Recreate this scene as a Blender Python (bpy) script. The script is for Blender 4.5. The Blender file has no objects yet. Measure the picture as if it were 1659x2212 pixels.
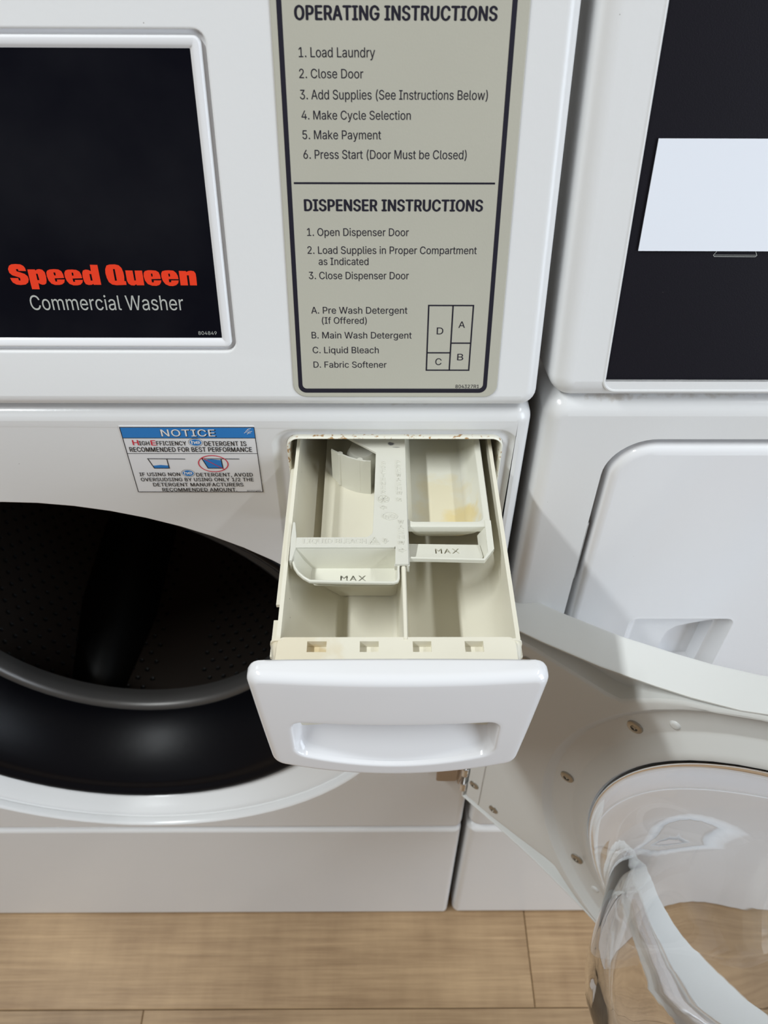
import bpy, bmesh, math, random
from mathutils import Vector, Matrix
from mathutils.geometry import tessellate_polygon

# ------------------------------------------------------------------ camera, world, lights
SC = bpy.context.scene
COL = SC.collection
R = math.radians
mm = 0.001
FPX, PITCH, ROLL, YAW = 1757.26, R(45.5415), R(0.4428), R(0.6337)
fw = Vector((math.sin(YAW)*math.cos(PITCH), math.cos(YAW)*math.cos(PITCH), -math.sin(PITCH)))
rt = Vector((math.cos(YAW), -math.sin(YAW), 0)); up = rt.cross(fw)
r2 = math.cos(ROLL)*rt+math.sin(ROLL)*up; u2 = -math.sin(ROLL)*rt+math.cos(ROLL)*up
cam = bpy.data.cameras.new('camera'); co = bpy.data.objects.new('camera', cam); COL.objects.link(co)
M = Matrix((r2, u2, -fw)).transposed().to_4x4(); M.translation = Vector((0, -0.385, 1.1723))
co.matrix_world = M
cam.sensor_fit = 'VERTICAL'; cam.sensor_height = 36; cam.sensor_width = 27
cam.lens = FPX/2212*36; cam.clip_start = 0.01; cam.clip_end = 50
cam.dof.use_dof = True; cam.dof.focus_distance = 0.47; cam.dof.aperture_fstop = 14.0
SC.camera = co

SC.view_settings.view_transform = 'Standard'; SC.view_settings.look = 'None'
SC.view_settings.exposure = 0.0; SC.view_settings.gamma = 1.0; SC.view_settings.use_curve_mapping = False
W = bpy.data.worlds.new('world'); SC.world = W; W.use_nodes = True
bg = W.node_tree.nodes['Background']; bg.inputs[0].default_value = (1.0, 0.82, 0.65, 1); bg.inputs[1].default_value = 0.14

def area(name, loc, target, sx, sy, power, col):
    l = bpy.data.lights.new(name, 'AREA'); l.shape = 'RECTANGLE'; l.size = sx; l.size_y = sy
    l.energy = power; l.color = col
    o = bpy.data.objects.new(name, l); COL.objects.link(o); o.location = loc
    d = Vector(target)-Vector(loc)
    q = d.to_track_quat('-Z', 'Y'); o.rotation_euler = q.to_euler()
    return o
# ceiling tubes run along the aisle (y), one row to the left, one to the right; a shop window behind
area('ceiling_tube_light', (-1.25, -0.72, 2.65), (-1.25, -0.72, 0), 0.10, 1.3, 53, (0.93, 0.98, 1.0))
area('ceiling_tube_light', (1.45, -0.60, 2.65), (1.45, -0.60, 0), 0.10, 1.2, 20, (0.93, 0.98, 1.0))
area('shop_window_light', (2.05, -1.45, 1.15), (0, 0, 0.6), 1.1, 1.8, 42, (0.78, 0.88, 1.0))
area('far_window_light', (-2.2, -3.6, 1.7), (0, 0, 0.4), 2.4, 1.4, 4, (0.70, 0.83, 1.0))

# ------------------------------------------------------------------ materials
def nodes(m): return m.node_tree.nodes, m.node_tree.links
def mat(name, col, rough=0.35, metal=0.0, spec=0.5, coat=0.0, bump=0.0, bscale=200, var=0.0, vscale=8, var2=None):
    m = bpy.data.materials.new(name); m.use_nodes = True
    N, L = nodes(m); b = N['Principled BSDF']
    b.inputs['Base Color'].default_value = (*col, 1); b.inputs['Roughness'].default_value = rough
    b.inputs['Metallic'].default_value = metal; b.inputs['Specular IOR Level'].default_value = spec
    b.inputs['Coat Weight'].default_value = coat
    tc = N.new('ShaderNodeTexCoord')
    n = N.new('ShaderNodeTexNoise'); n.inputs['Scale'].default_value = vscale; n.inputs['Detail'].default_value = 4
    L.new(tc.outputs['Object'], n.inputs['Vector'])
    r = N.new('ShaderNodeValToRGB'); c2 = var2 or tuple(c*(1-var) for c in col)
    r.color_ramp.elements[0].color = (*c2, 1); r.color_ramp.elements[1].color = (*col, 1)
    r.color_ramp.elements[0].position = 0.3; r.color_ramp.elements[1].position = 0.6
    L.new(n.outputs['Fac'], r.inputs[0]); L.new(r.outputs[0], b.inputs['Base Color'])
    if bump > 0:
        n2 = N.new('ShaderNodeTexNoise'); n2.inputs['Scale'].default_value = bscale; n2.inputs['Detail'].default_value = 2
        L.new(tc.outputs['Object'], n2.inputs['Vector'])
        bp = N.new('ShaderNodeBump'); bp.inputs['Strength'].default_value = bump; bp.inputs['Distance'].default_value = 0.001
        L.new(n2.outputs['Fac'], bp.inputs['Height']); L.new(bp.outputs[0], b.inputs['Normal'])
    return m
def specks(m, col=(0.12, 0.09, 0.06), scale=90, thr=0.035, amount=0.8):
    """tiny isolated dirt specks over a material's colour"""
    N, L = nodes(m); b = N['Principled BSDF']; src = b.inputs['Base Color'].links[0].from_socket
    tc = N.new('ShaderNodeTexCoord'); v = N.new('ShaderNodeTexVoronoi'); v.inputs['Scale'].default_value = scale
    L.new(tc.outputs['Object'], v.inputs['Vector'])
    lt = N.new('ShaderNodeMath'); lt.operation = 'LESS_THAN'; lt.inputs[1].default_value = thr
    L.new(v.outputs['Distance'], lt.inputs[0])
    n = N.new('ShaderNodeTexNoise'); n.inputs['Scale'].default_value = scale*0.23; L.new(tc.outputs['Object'], n.inputs['Vector'])
    g = N.new('ShaderNodeMath'); g.operation = 'GREATER_THAN'; g.inputs[1].default_value = 0.56; L.new(n.outputs['Fac'], g.inputs[0])
    mu = N.new('ShaderNodeMath'); mu.operation = 'MULTIPLY'; L.new(lt.outputs[0], mu.inputs[0]); L.new(g.outputs[0], mu.inputs[1])
    mu2 = N.new('ShaderNodeMath'); mu2.operation = 'MULTIPLY'; mu2.inputs[1].default_value = amount; L.new(mu.outputs[0], mu2.inputs[0])
    mx = N.new('ShaderNodeMix'); mx.data_type = 'RGBA'; mx.inputs[7].default_value = (*col, 1)
    L.new(mu2.outputs[0], mx.inputs[0]); L.new(src, mx.inputs[6]); L.new(mx.outputs[2], b.inputs['Base Color'])
    return m
def stain(m, spots, col, soft=0.4, nscale=60):
    """stains with their own shape: (centre, radii) ellipsoids in object space, broken up by noise"""
    N, L = nodes(m); b = N['Principled BSDF']
    for c, rad, amt in spots:
        src = b.inputs['Base Color'].links[0].from_socket
        tc = N.new('ShaderNodeTexCoord'); mp = N.new('ShaderNodeMapping'); mp.vector_type = 'TEXTURE'
        mp.inputs['Location'].default_value = c; mp.inputs['Scale'].default_value = rad
        L.new(tc.outputs['Object'], mp.inputs['Vector'])
        ln = N.new('ShaderNodeVectorMath'); ln.operation = 'LENGTH'; L.new(mp.outputs[0], ln.inputs[0])
        n = N.new('ShaderNodeTexNoise'); n.inputs['Scale'].default_value = nscale; n.inputs['Detail'].default_value = 6
        L.new(tc.outputs['Object'], n.inputs['Vector'])
        ad = N.new('ShaderNodeMath'); ad.operation = 'MULTIPLY_ADD'; ad.inputs[1].default_value = 1.4; L.new(n.outputs['Fac'], ad.inputs[0]); L.new(ln.outputs['Value'], ad.inputs[2])
        mr = N.new('ShaderNodeMapRange'); mr.inputs['From Min'].default_value = 1.7; mr.inputs['From Max'].default_value = 1.7-soft
        mr.inputs['To Max'].default_value = amt; L.new(ad.outputs[0], mr.inputs['Value'])
        mx = N.new('ShaderNodeMix'); mx.data_type = 'RGBA'; mx.inputs[7].default_value = (*col, 1)
        L.new(mr.outputs[0], mx.inputs[0]); L.new(src, mx.inputs[6]); L.new(mx.outputs[2], b.inputs['Base Color'])
    return m

enamel = mat('white_enamel', (0.76, 0.76, 0.755), 0.22, spec=0.5, bump=0.05, bscale=350, var=0.02, vscale=5)
specks(enamel, scale=70, thr=0.02, amount=0.55)
enamel_up = mat('white_enamel_upper', (0.76, 0.76, 0.755), 0.30, bump=0.06, bscale=350, var=0.02, vscale=5)
specks(enamel_up, scale=60, thr=0.02, amount=0.5)
stain(enamel, [((0.140, 0.0, 0.8735), (0.030, 0.012, 0.0028), 0.45), ((0.185, 0.0, 0.8738), (0.060, 0.012, 0.0018), 0.35), ((0.020, 0.0, 0.8675), (0.060, 0.01, 0.0012), 0.35)], (0.35, 0.27, 0.18), nscale=200)
liner = mat('cream_liner_plastic', (0.80, 0.78, 0.68), 0.35, var=0.5, var2=(0.42, 0.25, 0.11), vscale=260)
nl = liner.node_tree.nodes
for n_ in nl:
    if n_.type == 'VALTORGB': n_.color_ramp.elements[0].position = 0.36; n_.color_ramp.elements[1].position = 0.44
tubm = mat('cream_tub_plastic', (0.80, 0.765, 0.64), 0.30, spec=0.5, bump=0.03, bscale=500, var=0.03, vscale=20)
specks(tubm, scale=110, thr=0.045, amount=0.8)
stain(tubm, [((-0.038, -0.149, 0.834), (0.022, 0.012, 0.010), 0.30), ((-0.030, -0.148, 0.828), (0.012, 0.006, 0.006), 0.7)], (0.66, 0.52, 0.28), nscale=120)
insm = mat('pale_insert_plastic', (0.69, 0.68, 0.60), 0.34, bump=0.04, bscale=600, var=0.02, vscale=20)
specks(insm, scale=80, thr=0.03, amount=0.8)
stain(insm, [((0.0085, 0.0045, 0.8368), (0.0030, 0.0016, 0.002), 0.85), ((0.0120, 0.0010, 0.8368), (0.0030, 0.0005, 0.002), 0.6)], (0.05, 0.05, 0.07), nscale=300)
traym = mat('pale_tray_plastic', (0.74, 0.73, 0.635), 0.32, bump=0.03, bscale=600, var=0.02, vscale=20)
stain(traym, [((0.051, -0.046, 0.815), (0.013, 0.017, 0.02), 0.75), ((0.042, -0.030, 0.815), (0.020, 0.030, 0.02), 0.35)], (0.72, 0.58, 0.26), nscale=90)
platem = mat('glossy_white_plastic', (0.80, 0.80, 0.81), 0.12, spec=0.5, var=0.01)
specks(platem, scale=60, thr=0.02, amount=0.6)
doorm = mat('satin_white_plastic', (0.74, 0.75, 0.73), 0.33, spec=0.5, var=0.02, bump=0.02)
blackp = mat('black_film', (0.005, 0.005, 0.008), 0.30, spec=0.02, var=0.2, var2=(0.010, 0.010, 0.013), vscale=14)
specks(blackp, col=(0.22, 0.22, 0.22), scale=70, thr=0.03, amount=0.6)
blackp2 = mat('black_textured_film', (0.010, 0.009, 0.013), 0.45, spec=0.12, bump=0.07, bscale=1400)
specks(blackp2, col=(0.22, 0.22, 0.22), scale=60, thr=0.025, amount=0.6)
labelm = mat('grey_beige_label', (0.475, 0.46, 0.385), 0.42, spec=0.35, bump=0.06, bscale=900, var=0.03, vscale=12)
ink = mat('navy_black_ink', (0.010, 0.009, 0.020), 0.45)
inkb = mat('black_ink', (0.012, 0.012, 0.014), 0.5)
redm = mat('orange_red_ink', (0.82, 0.045, 0.012), 0.4)
silver = mat('silver_ink', (0.44, 0.45, 0.42), 0.4)
stickw = mat('white_vinyl', (0.78, 0.78, 0.79), 0.28, var=0.02)
blue = mat('blue_ink', (0.02, 0.20, 0.55), 0.35)
red = mat('red_ink', (0.65, 0.02, 0.05), 0.4)
paper = mat('white_paper', (0.80, 0.83, 0.89), 0.6, var=0.01)
rubber = mat('black_rubber', (0.003, 0.003, 0.0045), 0.38, spec=0.15, bump=0.1, bscale=60)
drumm = mat('dark_drum_steel', (0.16, 0.13, 0.11), 0.42, metal=0.9)
liftm = mat('black_lifter_plastic', (0.006, 0.006, 0.006), 0.5)
dark = mat('dark_gap', (0.02, 0.02, 0.02), 0.8)
chrome = mat('chrome', (0.75, 0.75, 0.76), 0.12, metal=1.0)
brownm = mat('brown_hinge_metal', (0.42, 0.33, 0.25), 0.35, metal=0.5)
screwm = mat('screw_metal', (0.45, 0.42, 0.37), 0.30, metal=0.9)

glass = bpy.data.materials.new('clear_glass'); glass.use_nodes = True
gb = glass.node_tree.nodes['Principled BSDF']
gb.inputs['Base Color'].default_value = (0.97, 0.975, 0.985, 1); gb.inputs['Roughness'].default_value = 0.0
gb.inputs['Transmission Weight'].default_value = 1.0; gb.inputs['IOR'].default_value = 1.47
def wood_material():
    m = bpy.data.materials.new('oak_vinyl'); m.use_nodes = True
    N, L = nodes(m); b = N['Principled BSDF']; b.inputs['Roughness'].default_value = 0.42
    tc = N.new('ShaderNodeTexCoord'); oi = N.new('ShaderNodeObjectInfo')
    off = N.new('ShaderNodeVectorMath'); off.operation = 'SCALE'; off.inputs[0].default_value = (3, 7, 1)
    L.new(oi.outputs['Random'], off.inputs['Scale'])
    ad = N.new('ShaderNodeVectorMath'); L.new(tc.outputs['Object'], ad.inputs[0]); L.new(off.outputs[0], ad.inputs[1])
    mp = N.new('ShaderNodeMapping'); mp.inputs['Scale'].default_value = (5, 150, 10); L.new(ad.outputs[0], mp.inputs['Vector'])
    n1 = N.new('ShaderNodeTexNoise'); n1.inputs['Scale'].default_value = 1.6; n1.inputs['Detail'].default_value = 8; n1.inputs['Roughness'].default_value = 0.65
    L.new(mp.outputs[0], n1.inputs['Vector'])
    mp2 = N.new('ShaderNodeMapping'); mp2.inputs['Scale'].default_value = (5, 9, 5); L.new(ad.outputs[0], mp2.inputs['Vector'])
    n2 = N.new('ShaderNodeTexNoise'); n2.inputs['Scale'].default_value = 1.5; n2.inputs['Detail'].default_value = 5; L.new(mp2.outputs[0], n2.inputs['Vector'])
    mp3 = N.new('ShaderNodeMapping'); mp3.inputs['Scale'].default_value = (26, 5, 5); L.new(ad.outputs[0], mp3.inputs['Vector'])
    n3 = N.new('ShaderNodeTexNoise'); n3.inputs['Scale'].default_value = 2.0; n3.inputs['Detail'].default_value = 6; L.new(mp3.outputs[0], n3.inputs['Vector'])
    a = N.new('ShaderNodeMath'); a.operation = 'MULTIPLY_ADD'; a.inputs[1].default_value = 0.42; L.new(n1.outputs['Fac'], a.inputs[0])
    c = N.new('ShaderNodeMath'); c.operation = 'MULTIPLY_ADD'; c.inputs[1].default_value = 0.36; c.inputs[2].default_value = 0.02
    L.new(n2.outputs['Fac'], c.inputs[0]); L.new(c.outputs[0], a.inputs[2])
    e = N.new('ShaderNodeMath'); e.operation = 'MULTIPLY_ADD'; e.inputs[1].default_value = 0.13; L.new(n3.outputs['Fac'], e.inputs[0]); L.new(a.outputs[0], e.inputs[2])
    r = N.new('ShaderNodeValToRGB'); r.color_ramp.elements[0].position = 0.34; r.color_ramp.elements[1].position = 0.66
    r.color_ramp.elements[0].color = (0.23, 0.140, 0.070, 1); r.color_ramp.elements[1].color = (0.49, 0.335, 0.185, 1)
    L.new(e.outputs[0], r.inputs[0])
    hsv = N.new('ShaderNodeHueSaturation'); mr = N.new('ShaderNodeMapRange'); mr.inputs['To Min'].default_value = 0.82; mr.inputs['To Max'].default_value = 1.10
    L.new(oi.outputs['Random'], mr.inputs['Value']); L.new(mr.outputs[0], hsv.inputs['Value']); L.new(r.outputs[0], hsv.inputs['Color'])
    L.new(hsv.outputs[0], b.inputs['Base Color'])
    bp = N.new('ShaderNodeBump'); bp.inputs['Strength'].default_value = 0.15; bp.inputs['Distance'].default_value = 0.001
    L.new(n1.outputs['Fac'], bp.inputs['Height']); L.new(bp.outputs[0], b.inputs['Normal'])
    return m
wood = wood_material()

# ------------------------------------------------------------------ builders
def thing(name, loc, label, cat, group=None):
    o = bpy.data.objects.new(name, None); COL.objects.link(o); o.location = loc; o.empty_display_size = 0.05
    o['label'] = label; o['category'] = cat
    if group: o['group'] = group
    return o
def tag(o, label=None, cat=None, group=None, kind=None):
    if label: o['label'] = label
    if cat: o['category'] = cat
    if group: o['group'] = group
    if kind: o['kind'] = kind
    return o
def ident(p): return Vector(p)
AL = R(12.15)
UUP = Vector((0, math.sin(AL), math.cos(AL))); UN = Vector((0, -math.cos(AL), math.sin(AL))); UO = Vector((0, -0.004, 0.868))
def mapU(p):            # (x, depth inwards, s up the sloped control panel)
    return UO + Vector((p[0], 0, 0)) + UUP*p[2] - UN*p[1]
TH = R(140)
DD = Vector((-math.cos(TH), -math.sin(TH), 0)); DN = Vector((-math.sin(TH), math.cos(TH), 0)); DO = Vector((0.085, -0.010, 0.527))
def mapD(p):            # washer door: (u along the door, -height off its inner face, dz)
    return DO + DD*p[0] - DN*p[1] + Vector((0, 0, p[2]))

class MB:
    def __init__(s, f=ident): s.bm = bmesh.new(); s.f = f
    def v(s, p): return s.bm.verts.new(s.f(p))
    def loop(s, pts): return [s.v(p) for p in pts]
    def skin(s, a, b, closed=True):
        n = len(a)
        for i in range(n if closed else n-1):
            j = (i+1) % n
            try: s.bm.faces.new((a[i], a[j], b[j], b[i]))
            except ValueError: pass
    def loft(s, rings, cap0=False, cap1=False, closed=True):
        ls = [s.loop(r) for r in rings]
        for a, b in zip(ls, ls[1:]): s.skin(a, b, closed)
        if cap0: s.bm.faces.new(ls[0])
        if cap1: s.bm.faces.new(ls[-1])
        return ls
    def fill(s, loops):
        """flat face bounded by loops[0] with the other loops as holes"""
        polys = [[v.co.copy() for v in l] for l in loops]; flat = [v for l in loops for v in l]
        for t in tessellate_polygon(polys):
            try: s.bm.faces.new([flat[i] for i in t])
            except ValueError: pass
    def box(s, x0, x1, y0, y1, z0, z1):
        a = s.loop([(x0, y0, z0), (x1, y0, z0), (x1, y1, z0), (x0, y1, z0)]); b = s.loop([(x0, y0, z1), (x1, y0, z1), (x1, y1, z1), (x0, y1, z1)])
        s.skin(a, b); s.bm.faces.new(a); s.bm.faces.new(b)
    def prism(s, pts, k0, k1, axis='z'):
        """2-D outline extruded: axis z -> pts are (x,y); axis y -> pts are (x,z)"""
        g = (lambda p, k: (p[0], p[1], k)) if axis == 'z' else (lambda p, k: (p[0], k, p[1]))
        a = s.loop([g(p, k0) for p in pts]); b = s.loop([g(p, k1) for p in pts]); s.skin(a, b); s.fill([a]); s.fill([b])
    def build(s, name, m, parent=None, smooth=35, bevel=0, weld=1e-6):
        if weld: bmesh.ops.remove_doubles(s.bm, verts=s.bm.verts, dist=weld)
        bmesh.ops.recalc_face_normals(s.bm, faces=s.bm.faces)
        me = bpy.data.meshes.new(name); s.bm.to_mesh(me); s.bm.free(); me.materials.append(m)
        if smooth:
            for p in me.polygons: p.use_smooth = True
            me.set_sharp_from_angle(angle=R(smooth))
        o = bpy.data.objects.new(name, me); COL.objects.link(o)
        if bevel:
            md = o.modifiers.new('bevel', 'BEVEL'); md.width = bevel; md.segments = 3; md.limit_method = 'ANGLE'; md.angle_limit = R(40)
            md.harden_normals = False
        if smooth:
            w = o.modifiers.new('wn', 'WEIGHTED_NORMAL'); w.keep_sharp = True
        if parent: set_parent(o, parent)
        return o
def set_parent(o, p):
    o.parent = p
    root = p; T = Matrix.Translation(p.location) if p.type == 'EMPTY' else Matrix.Identity(4)
    if p.type != 'EMPTY' and p.parent is not None: T = Matrix.Identity(4)
    o.matrix_parent_inverse = WORLD_OF(p).inverted()
def WORLD_OF(p):
    if p.parent is None: return Matrix.Translation(p.location)
    return WORLD_OF(p.parent) @ p.matrix_parent_inverse @ p.matrix_basis

def rrect(x0, x1, z0, z1, r, n=6):
    out = []
    for cx, cz, a0 in ((x1-r, z1-r, 0), (x0+r, z1-r, 90), (x0+r, z0+r, 180), (x1-r, z0+r, 270)):
        for i in range(n+1):
            a = R(a0+90*i/n); out.append((cx+r*math.cos(a), cz+r*math.sin(a)))
    return out
def rr_ring(x0, x1, z0, z1, r, inset, y, n=6):
    return [(a, y, b) for a, b in rrect(x0+inset, x1-inset, z0+inset, z1-inset, max(r-inset, 0.0003), n)]
def edge_profile(e, depth, k=5):
    """(inset, y) pairs for a rounded front edge, from the back to the face"""
    out = [(0, depth)]
    for i in range(k+1):
        a = math.pi/2*i/k; out.append((e*(1-math.cos(a)), e*(1-math.sin(a))))
    return out
def plate(name, m, parent, x0, x1, z0, z1, r, e, depth, f=ident, y0=0, n=6, holes=None, smooth=35):
    """slab with rounded plan corners and a rounded front edge; holes: list of ring lists going inwards"""
    mb = MB(f)
    ls = mb.loft([rr_ring(x0, x1, z0, z1, r, i, y0+y, n) for i, y in edge_profile(e, depth)])
    hl = []
    for rings in (holes or []):
        h = mb.loft(rings); hl.append(h[0])
    mb.fill([ls[-1]]+hl)
    return mb.build(name, m, parent, smooth=smooth)

import os
try:        # Blender's own interface typeface; falls back to the built-in one
    FONT = bpy.data.fonts.load(os.path.join(bpy.utils.system_resource('DATAFILES'), 'fonts', 'Inter.woff2'))
except Exception:
    FONT = None
def font_cap(txt_bold, offset, spacing):
    cu = bpy.data.curves.new('t', 'FONT'); cu.body = 'H'; cu.offset = offset
    if FONT: cu.font = FONT
    o = bpy.data.objects.new('t', cu); COL.objects.link(o)
    me = bpy.data.meshes.new_from_object(o.evaluated_get(bpy.context.evaluated_depsgraph_get()))
    h = max(v.co.y for v in me.vertices); bpy.data.objects.remove(o); bpy.data.curves.remove(cu); bpy.data.meshes.remove(me)
    return h
_caps = {}
def capof(offset):
    if offset not in _caps: _caps[offset] = font_cap(0, offset, 1)
    return _caps[offset]
from mathutils.geometry import delaunay_2d_cdt
def glyph_mesh(txt, bold):
    """outlines of a line of text, merged by winding (this typeface draws its letters with overlapping strokes)"""
    cu = bpy.data.curves.new('t', 'FONT'); cu.body = txt; cu.size = 1; cu.resolution_u = 3; cu.fill_mode = 'NONE'
    if FONT: cu.font = FONT
    if bold: cu.space_character = 1.05
    o = bpy.data.objects.new('t', cu); COL.objects.link(o)
    me = bpy.data.meshes.new_from_object(o.evaluated_get(bpy.context.evaluated_depsgraph_get()))
    nxt = {e.vertices[0]: e.vertices[1] for e in me.edges}; co_ = [Vector((v.co.x, v.co.y)) for v in me.vertices]
    adj = {}
    for e in me.edges:
        a, b = e.vertices; adj.setdefault(a, []).append(b); adj.setdefault(b, []).append(a)
    seen = set(); loops = []
    for st in range(len(co_)):
        if st in seen or st not in adj: continue
        l = [st]; seen.add(st); cur = adj[st][0] if (adj[st][0] == st+1 or len(adj[st]) < 2) else adj[st][1]
        while cur not in seen:
            seen.add(cur); l.append(cur); c2 = [q for q in adj[cur] if q not in seen]
            if not c2: break
            cur = c2[0]
        loops.append(l)
    bpy.data.objects.remove(o); bpy.data.curves.remove(cu); bpy.data.meshes.remove(me)
    def sa(l): return sum(co_[l[i]].x*co_[l[(i+1) % len(l)]].y-co_[l[(i+1) % len(l)]].x*co_[l[i]].y for i in range(len(l)))
    loops = [l for l in loops if len(l) > 2]; sg = [1 if sa(l) > 0 else -1 for l in loops]
    box = [(min(co_[i].x for i in l), max(co_[i].x for i in l)) for l in loops]
    order = sorted(range(len(loops)), key=lambda i: box[i][0]); groups = []
    for i in order:             # letters: outlines whose x ranges overlap
        if groups and box[i][0] < groups[-1][1]-1e-5: groups[-1][0].append(i); groups[-1][1] = max(groups[-1][1], box[i][1])
        else: groups.append([[i], box[i][1]])
    V, F = [], []
    for ids, _ in groups:
        vs = []; fs = []
        for i in ids:
            fs.append(list(range(len(vs), len(vs)+len(loops[i])))); vs += [co_[k] for k in loops[i]]
        ov, oe, of, _a, _b, orig = delaunay_2d_cdt(vs, [], [f_ if sg[i] > 0 else f_[::-1] for f_, i in zip(fs, ids)], 0, 1e-6)
        base = len(V); V += [(p.x, p.y, 0) for p in ov]
        for f_, og in zip(of, orig):
            if sum(sg[ids[k]] for k in og) != 0: F.append([base+k for k in f_])
    me = bpy.data.meshes.new('t'); me.from_pydata(V, [], F); me.update(); return me
def text_mesh(txt, x0, x1, base, cap, m, parent, f, name='lettering', bold=0, raise_=0.00012, y=0.0, relief=0):
    """built-in font, scaled to a width and cap height given in mm; laid on the surface mapped by f"""
    CH = capof(0.0); me = glyph_mesh(txt, bold)
    xs = [v.co.x for v in me.vertices]; a, b = min(xs), max(xs)
    sx = (x1-x0)/(b-a)*mm; sz = cap/CH*mm
    for v in me.vertices:
        v.co = f((x0*mm+(v.co.x-a)*sx, y-raise_, base*mm+v.co.y*sz))
    dw = {0: 0.0, 1: 0.055, 2: 0.07, 3: 0.025, 4: 0.022}[bold]*cap*mm
    if dw:              # heavier strokes: overprint the same outline slightly to each side
        bm = bmesh.new(); bm.from_mesh(me); g0 = bm.verts[:]+bm.edges[:]+bm.faces[:]; ex = f((1, 0, 0))-f((0, 0, 0)); ez = f((0, 0, 1))-f((0, 0, 0)); ey = f((0, 1, 0))-f((0, 0, 0))
        for i, (a_, b_) in enumerate(((-1, 0), (1, 0), (0, 0.5), (0, -0.5))):
            d_ = bmesh.ops.duplicate(bm, geom=g0); bmesh.ops.translate(bm, verts=[q for q in d_['geom'] if isinstance(q, bmesh.types.BMVert)], vec=ex*a_*dw+ez*b_*dw-ey*2e-6*(i+1))
        bm.to_mesh(me); bm.free()
    me.name = name; me.materials.clear(); me.materials.append(m)
    ob = bpy.data.objects.new(name, me); COL.objects.link(ob)
    if relief:
        md = ob.modifiers.new('s', 'SOLIDIFY'); md.thickness = relief; md.offset = 0
    if parent: set_parent(ob, parent)
    return ob
def poly_plate_with_text(txt, rect, tx0, tx1, base, cap, fz, thick, m, parent, name, f2):
    """flat plate with letter-shaped openings cut right through; f2 maps (x, y) -> world top surface"""
    cu = bpy.data.curves.new('t', 'FONT'); cu.body = txt; cu.size = 1; cu.offset = 0.016; cu.resolution_u = 3; cu.space_character = 1.25
    CH = 0.715
    o = bpy.data.objects.new('t', cu); COL.objects.link(o)
    dg = bpy.context.evaluated_depsgraph_get(); me = bpy.data.meshes.new_from_object(o.evaluated_get(dg))
    bm = bmesh.new(); bm.from_mesh(me)
    xs = [v.co.x for v in bm.verts]; a, b = min(xs), max(xs)
    for v in bm.verts: v.co = Vector((tx0+(v.co.x-a)*(tx1-tx0)/(b-a), base+v.co.y*cap/CH, 0))
    bmesh.ops.remove_doubles(bm, verts=bm.verts, dist=1e-7)
    # outlines = boundary edges, chained into loops
    bed = [e for e in bm.edges if len(e.link_faces) == 1]; adj = {}
    for e in bed:
        for v in e.verts: adj.setdefault(v, []).append(e)
    seen = set(); loops = []
    for e in bed:
        if e in seen: continue
        st = e.verts[0]; cur = e.verts[1]; seen.add(e); l = [st, cur]
        while cur != st:
            nx = [q for q in adj[cur] if q not in seen]
            if not nx: break
            q = nx[0]; seen.add(q); cur = q.other_vert(cur)
            if cur != st: l.append(cur)
        loops.append([(v.co.x, v.co.y) for v in l])
    bm.free(); bpy.data.objects.remove(o); bpy.data.curves.remove(cu); bpy.data.meshes.remove(me)
    def ar(l): return abs(sum(l[i][0]*l[(i+1) % len(l)][1]-l[(i+1) % len(l)][0]*l[i][1] for i in range(len(l))))/2
    def inside(p, l):
        c = False
        for i in range(len(l)):
            (ax, ay), (bx, by) = l[i], l[(i+1) % len(l)]
            if (ay > p[1]) != (by > p[1]) and p[0] < (bx-ax)*(p[1]-ay)/(by-ay)+ax: c = not c
        return c
    hole = [l for l in loops if not any(o2 is not l and inside(l[0], o2) for o2 in loops)]
    isl = [l for l in loops if l not in hole]
    mb = MB()
    for zz in (0, 1):
        F = lambda p: tuple(f2(p[0], p[1], -thick*zz))
        R0 = mb.loop([F(p) for p in rect]); H = [mb.loop([F(p) for p in l]) for l in hole]; I = [mb.loop([F(p) for p in l]) for l in isl]
        mb.fill([R0]+H)
        for l in I: mb.fill([l])
        if zz == 0: keep = [R0]+H+I
        else:
            for A, B in zip(keep, [R0]+H+I): mb.skin(A, B)
    return mb.build(name, m, parent, smooth=0)
def flat_shape(loops, m, parent, f, name, y=0.0, raise_=0.00012):
    """printed shape: loops of (x,z) in mm, first outline then holes"""
    mb = MB(f); ls = [mb.loop([(a*mm, y-raise_, b*mm) for a, b in l]) for l in loops]; mb.fill(ls)
    return mb.build(name, m, parent, smooth=0, weld=0)
def stroke(pts, w, m, parent, f, name, y=0.0, raise_=0.00012, closed=False):
    """printed line of width w (mm) through pts"""
    mb = MB(f); n = len(pts); A = []; B = []
    for i in range(n):
        p = Vector(pts[i]); a = Vector(pts[(i-1) % n]) if (closed or i > 0) else p; b = Vector(pts[(i+1) % n]) if (closed or i < n-1) else p
        d1 = (p-a).normalized() if (p-a).length > 1e-9 else (b-p).normalized(); d2 = (b-p).normalized() if (b-p).length > 1e-9 else d1
        t = (d1+d2); t = t.normalized() if t.length > 1e-6 else d1; nn = Vector((-t.y, t.x)); k = w/2/max(0.4, abs(nn.dot(Vector((-d1.y, d1.x)))))
        A.append(p+nn*k); B.append(p-nn*k)
    a = mb.loop([(q.x*mm, y-raise_, q.y*mm) for q in A]); b = mb.loop([(q.x*mm, y-raise_, q.y*mm) for q in B]); mb.skin(a, b, closed)
    return mb.build(name, m, parent, smooth=0, weld=0)
def ell(cx, cz, rx, rz, n=40): return [(cx+rx*math.cos(2*math.pi*i/n), cz+rz*math.sin(2*math.pi*i/n)) for i in range(n)]

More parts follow.
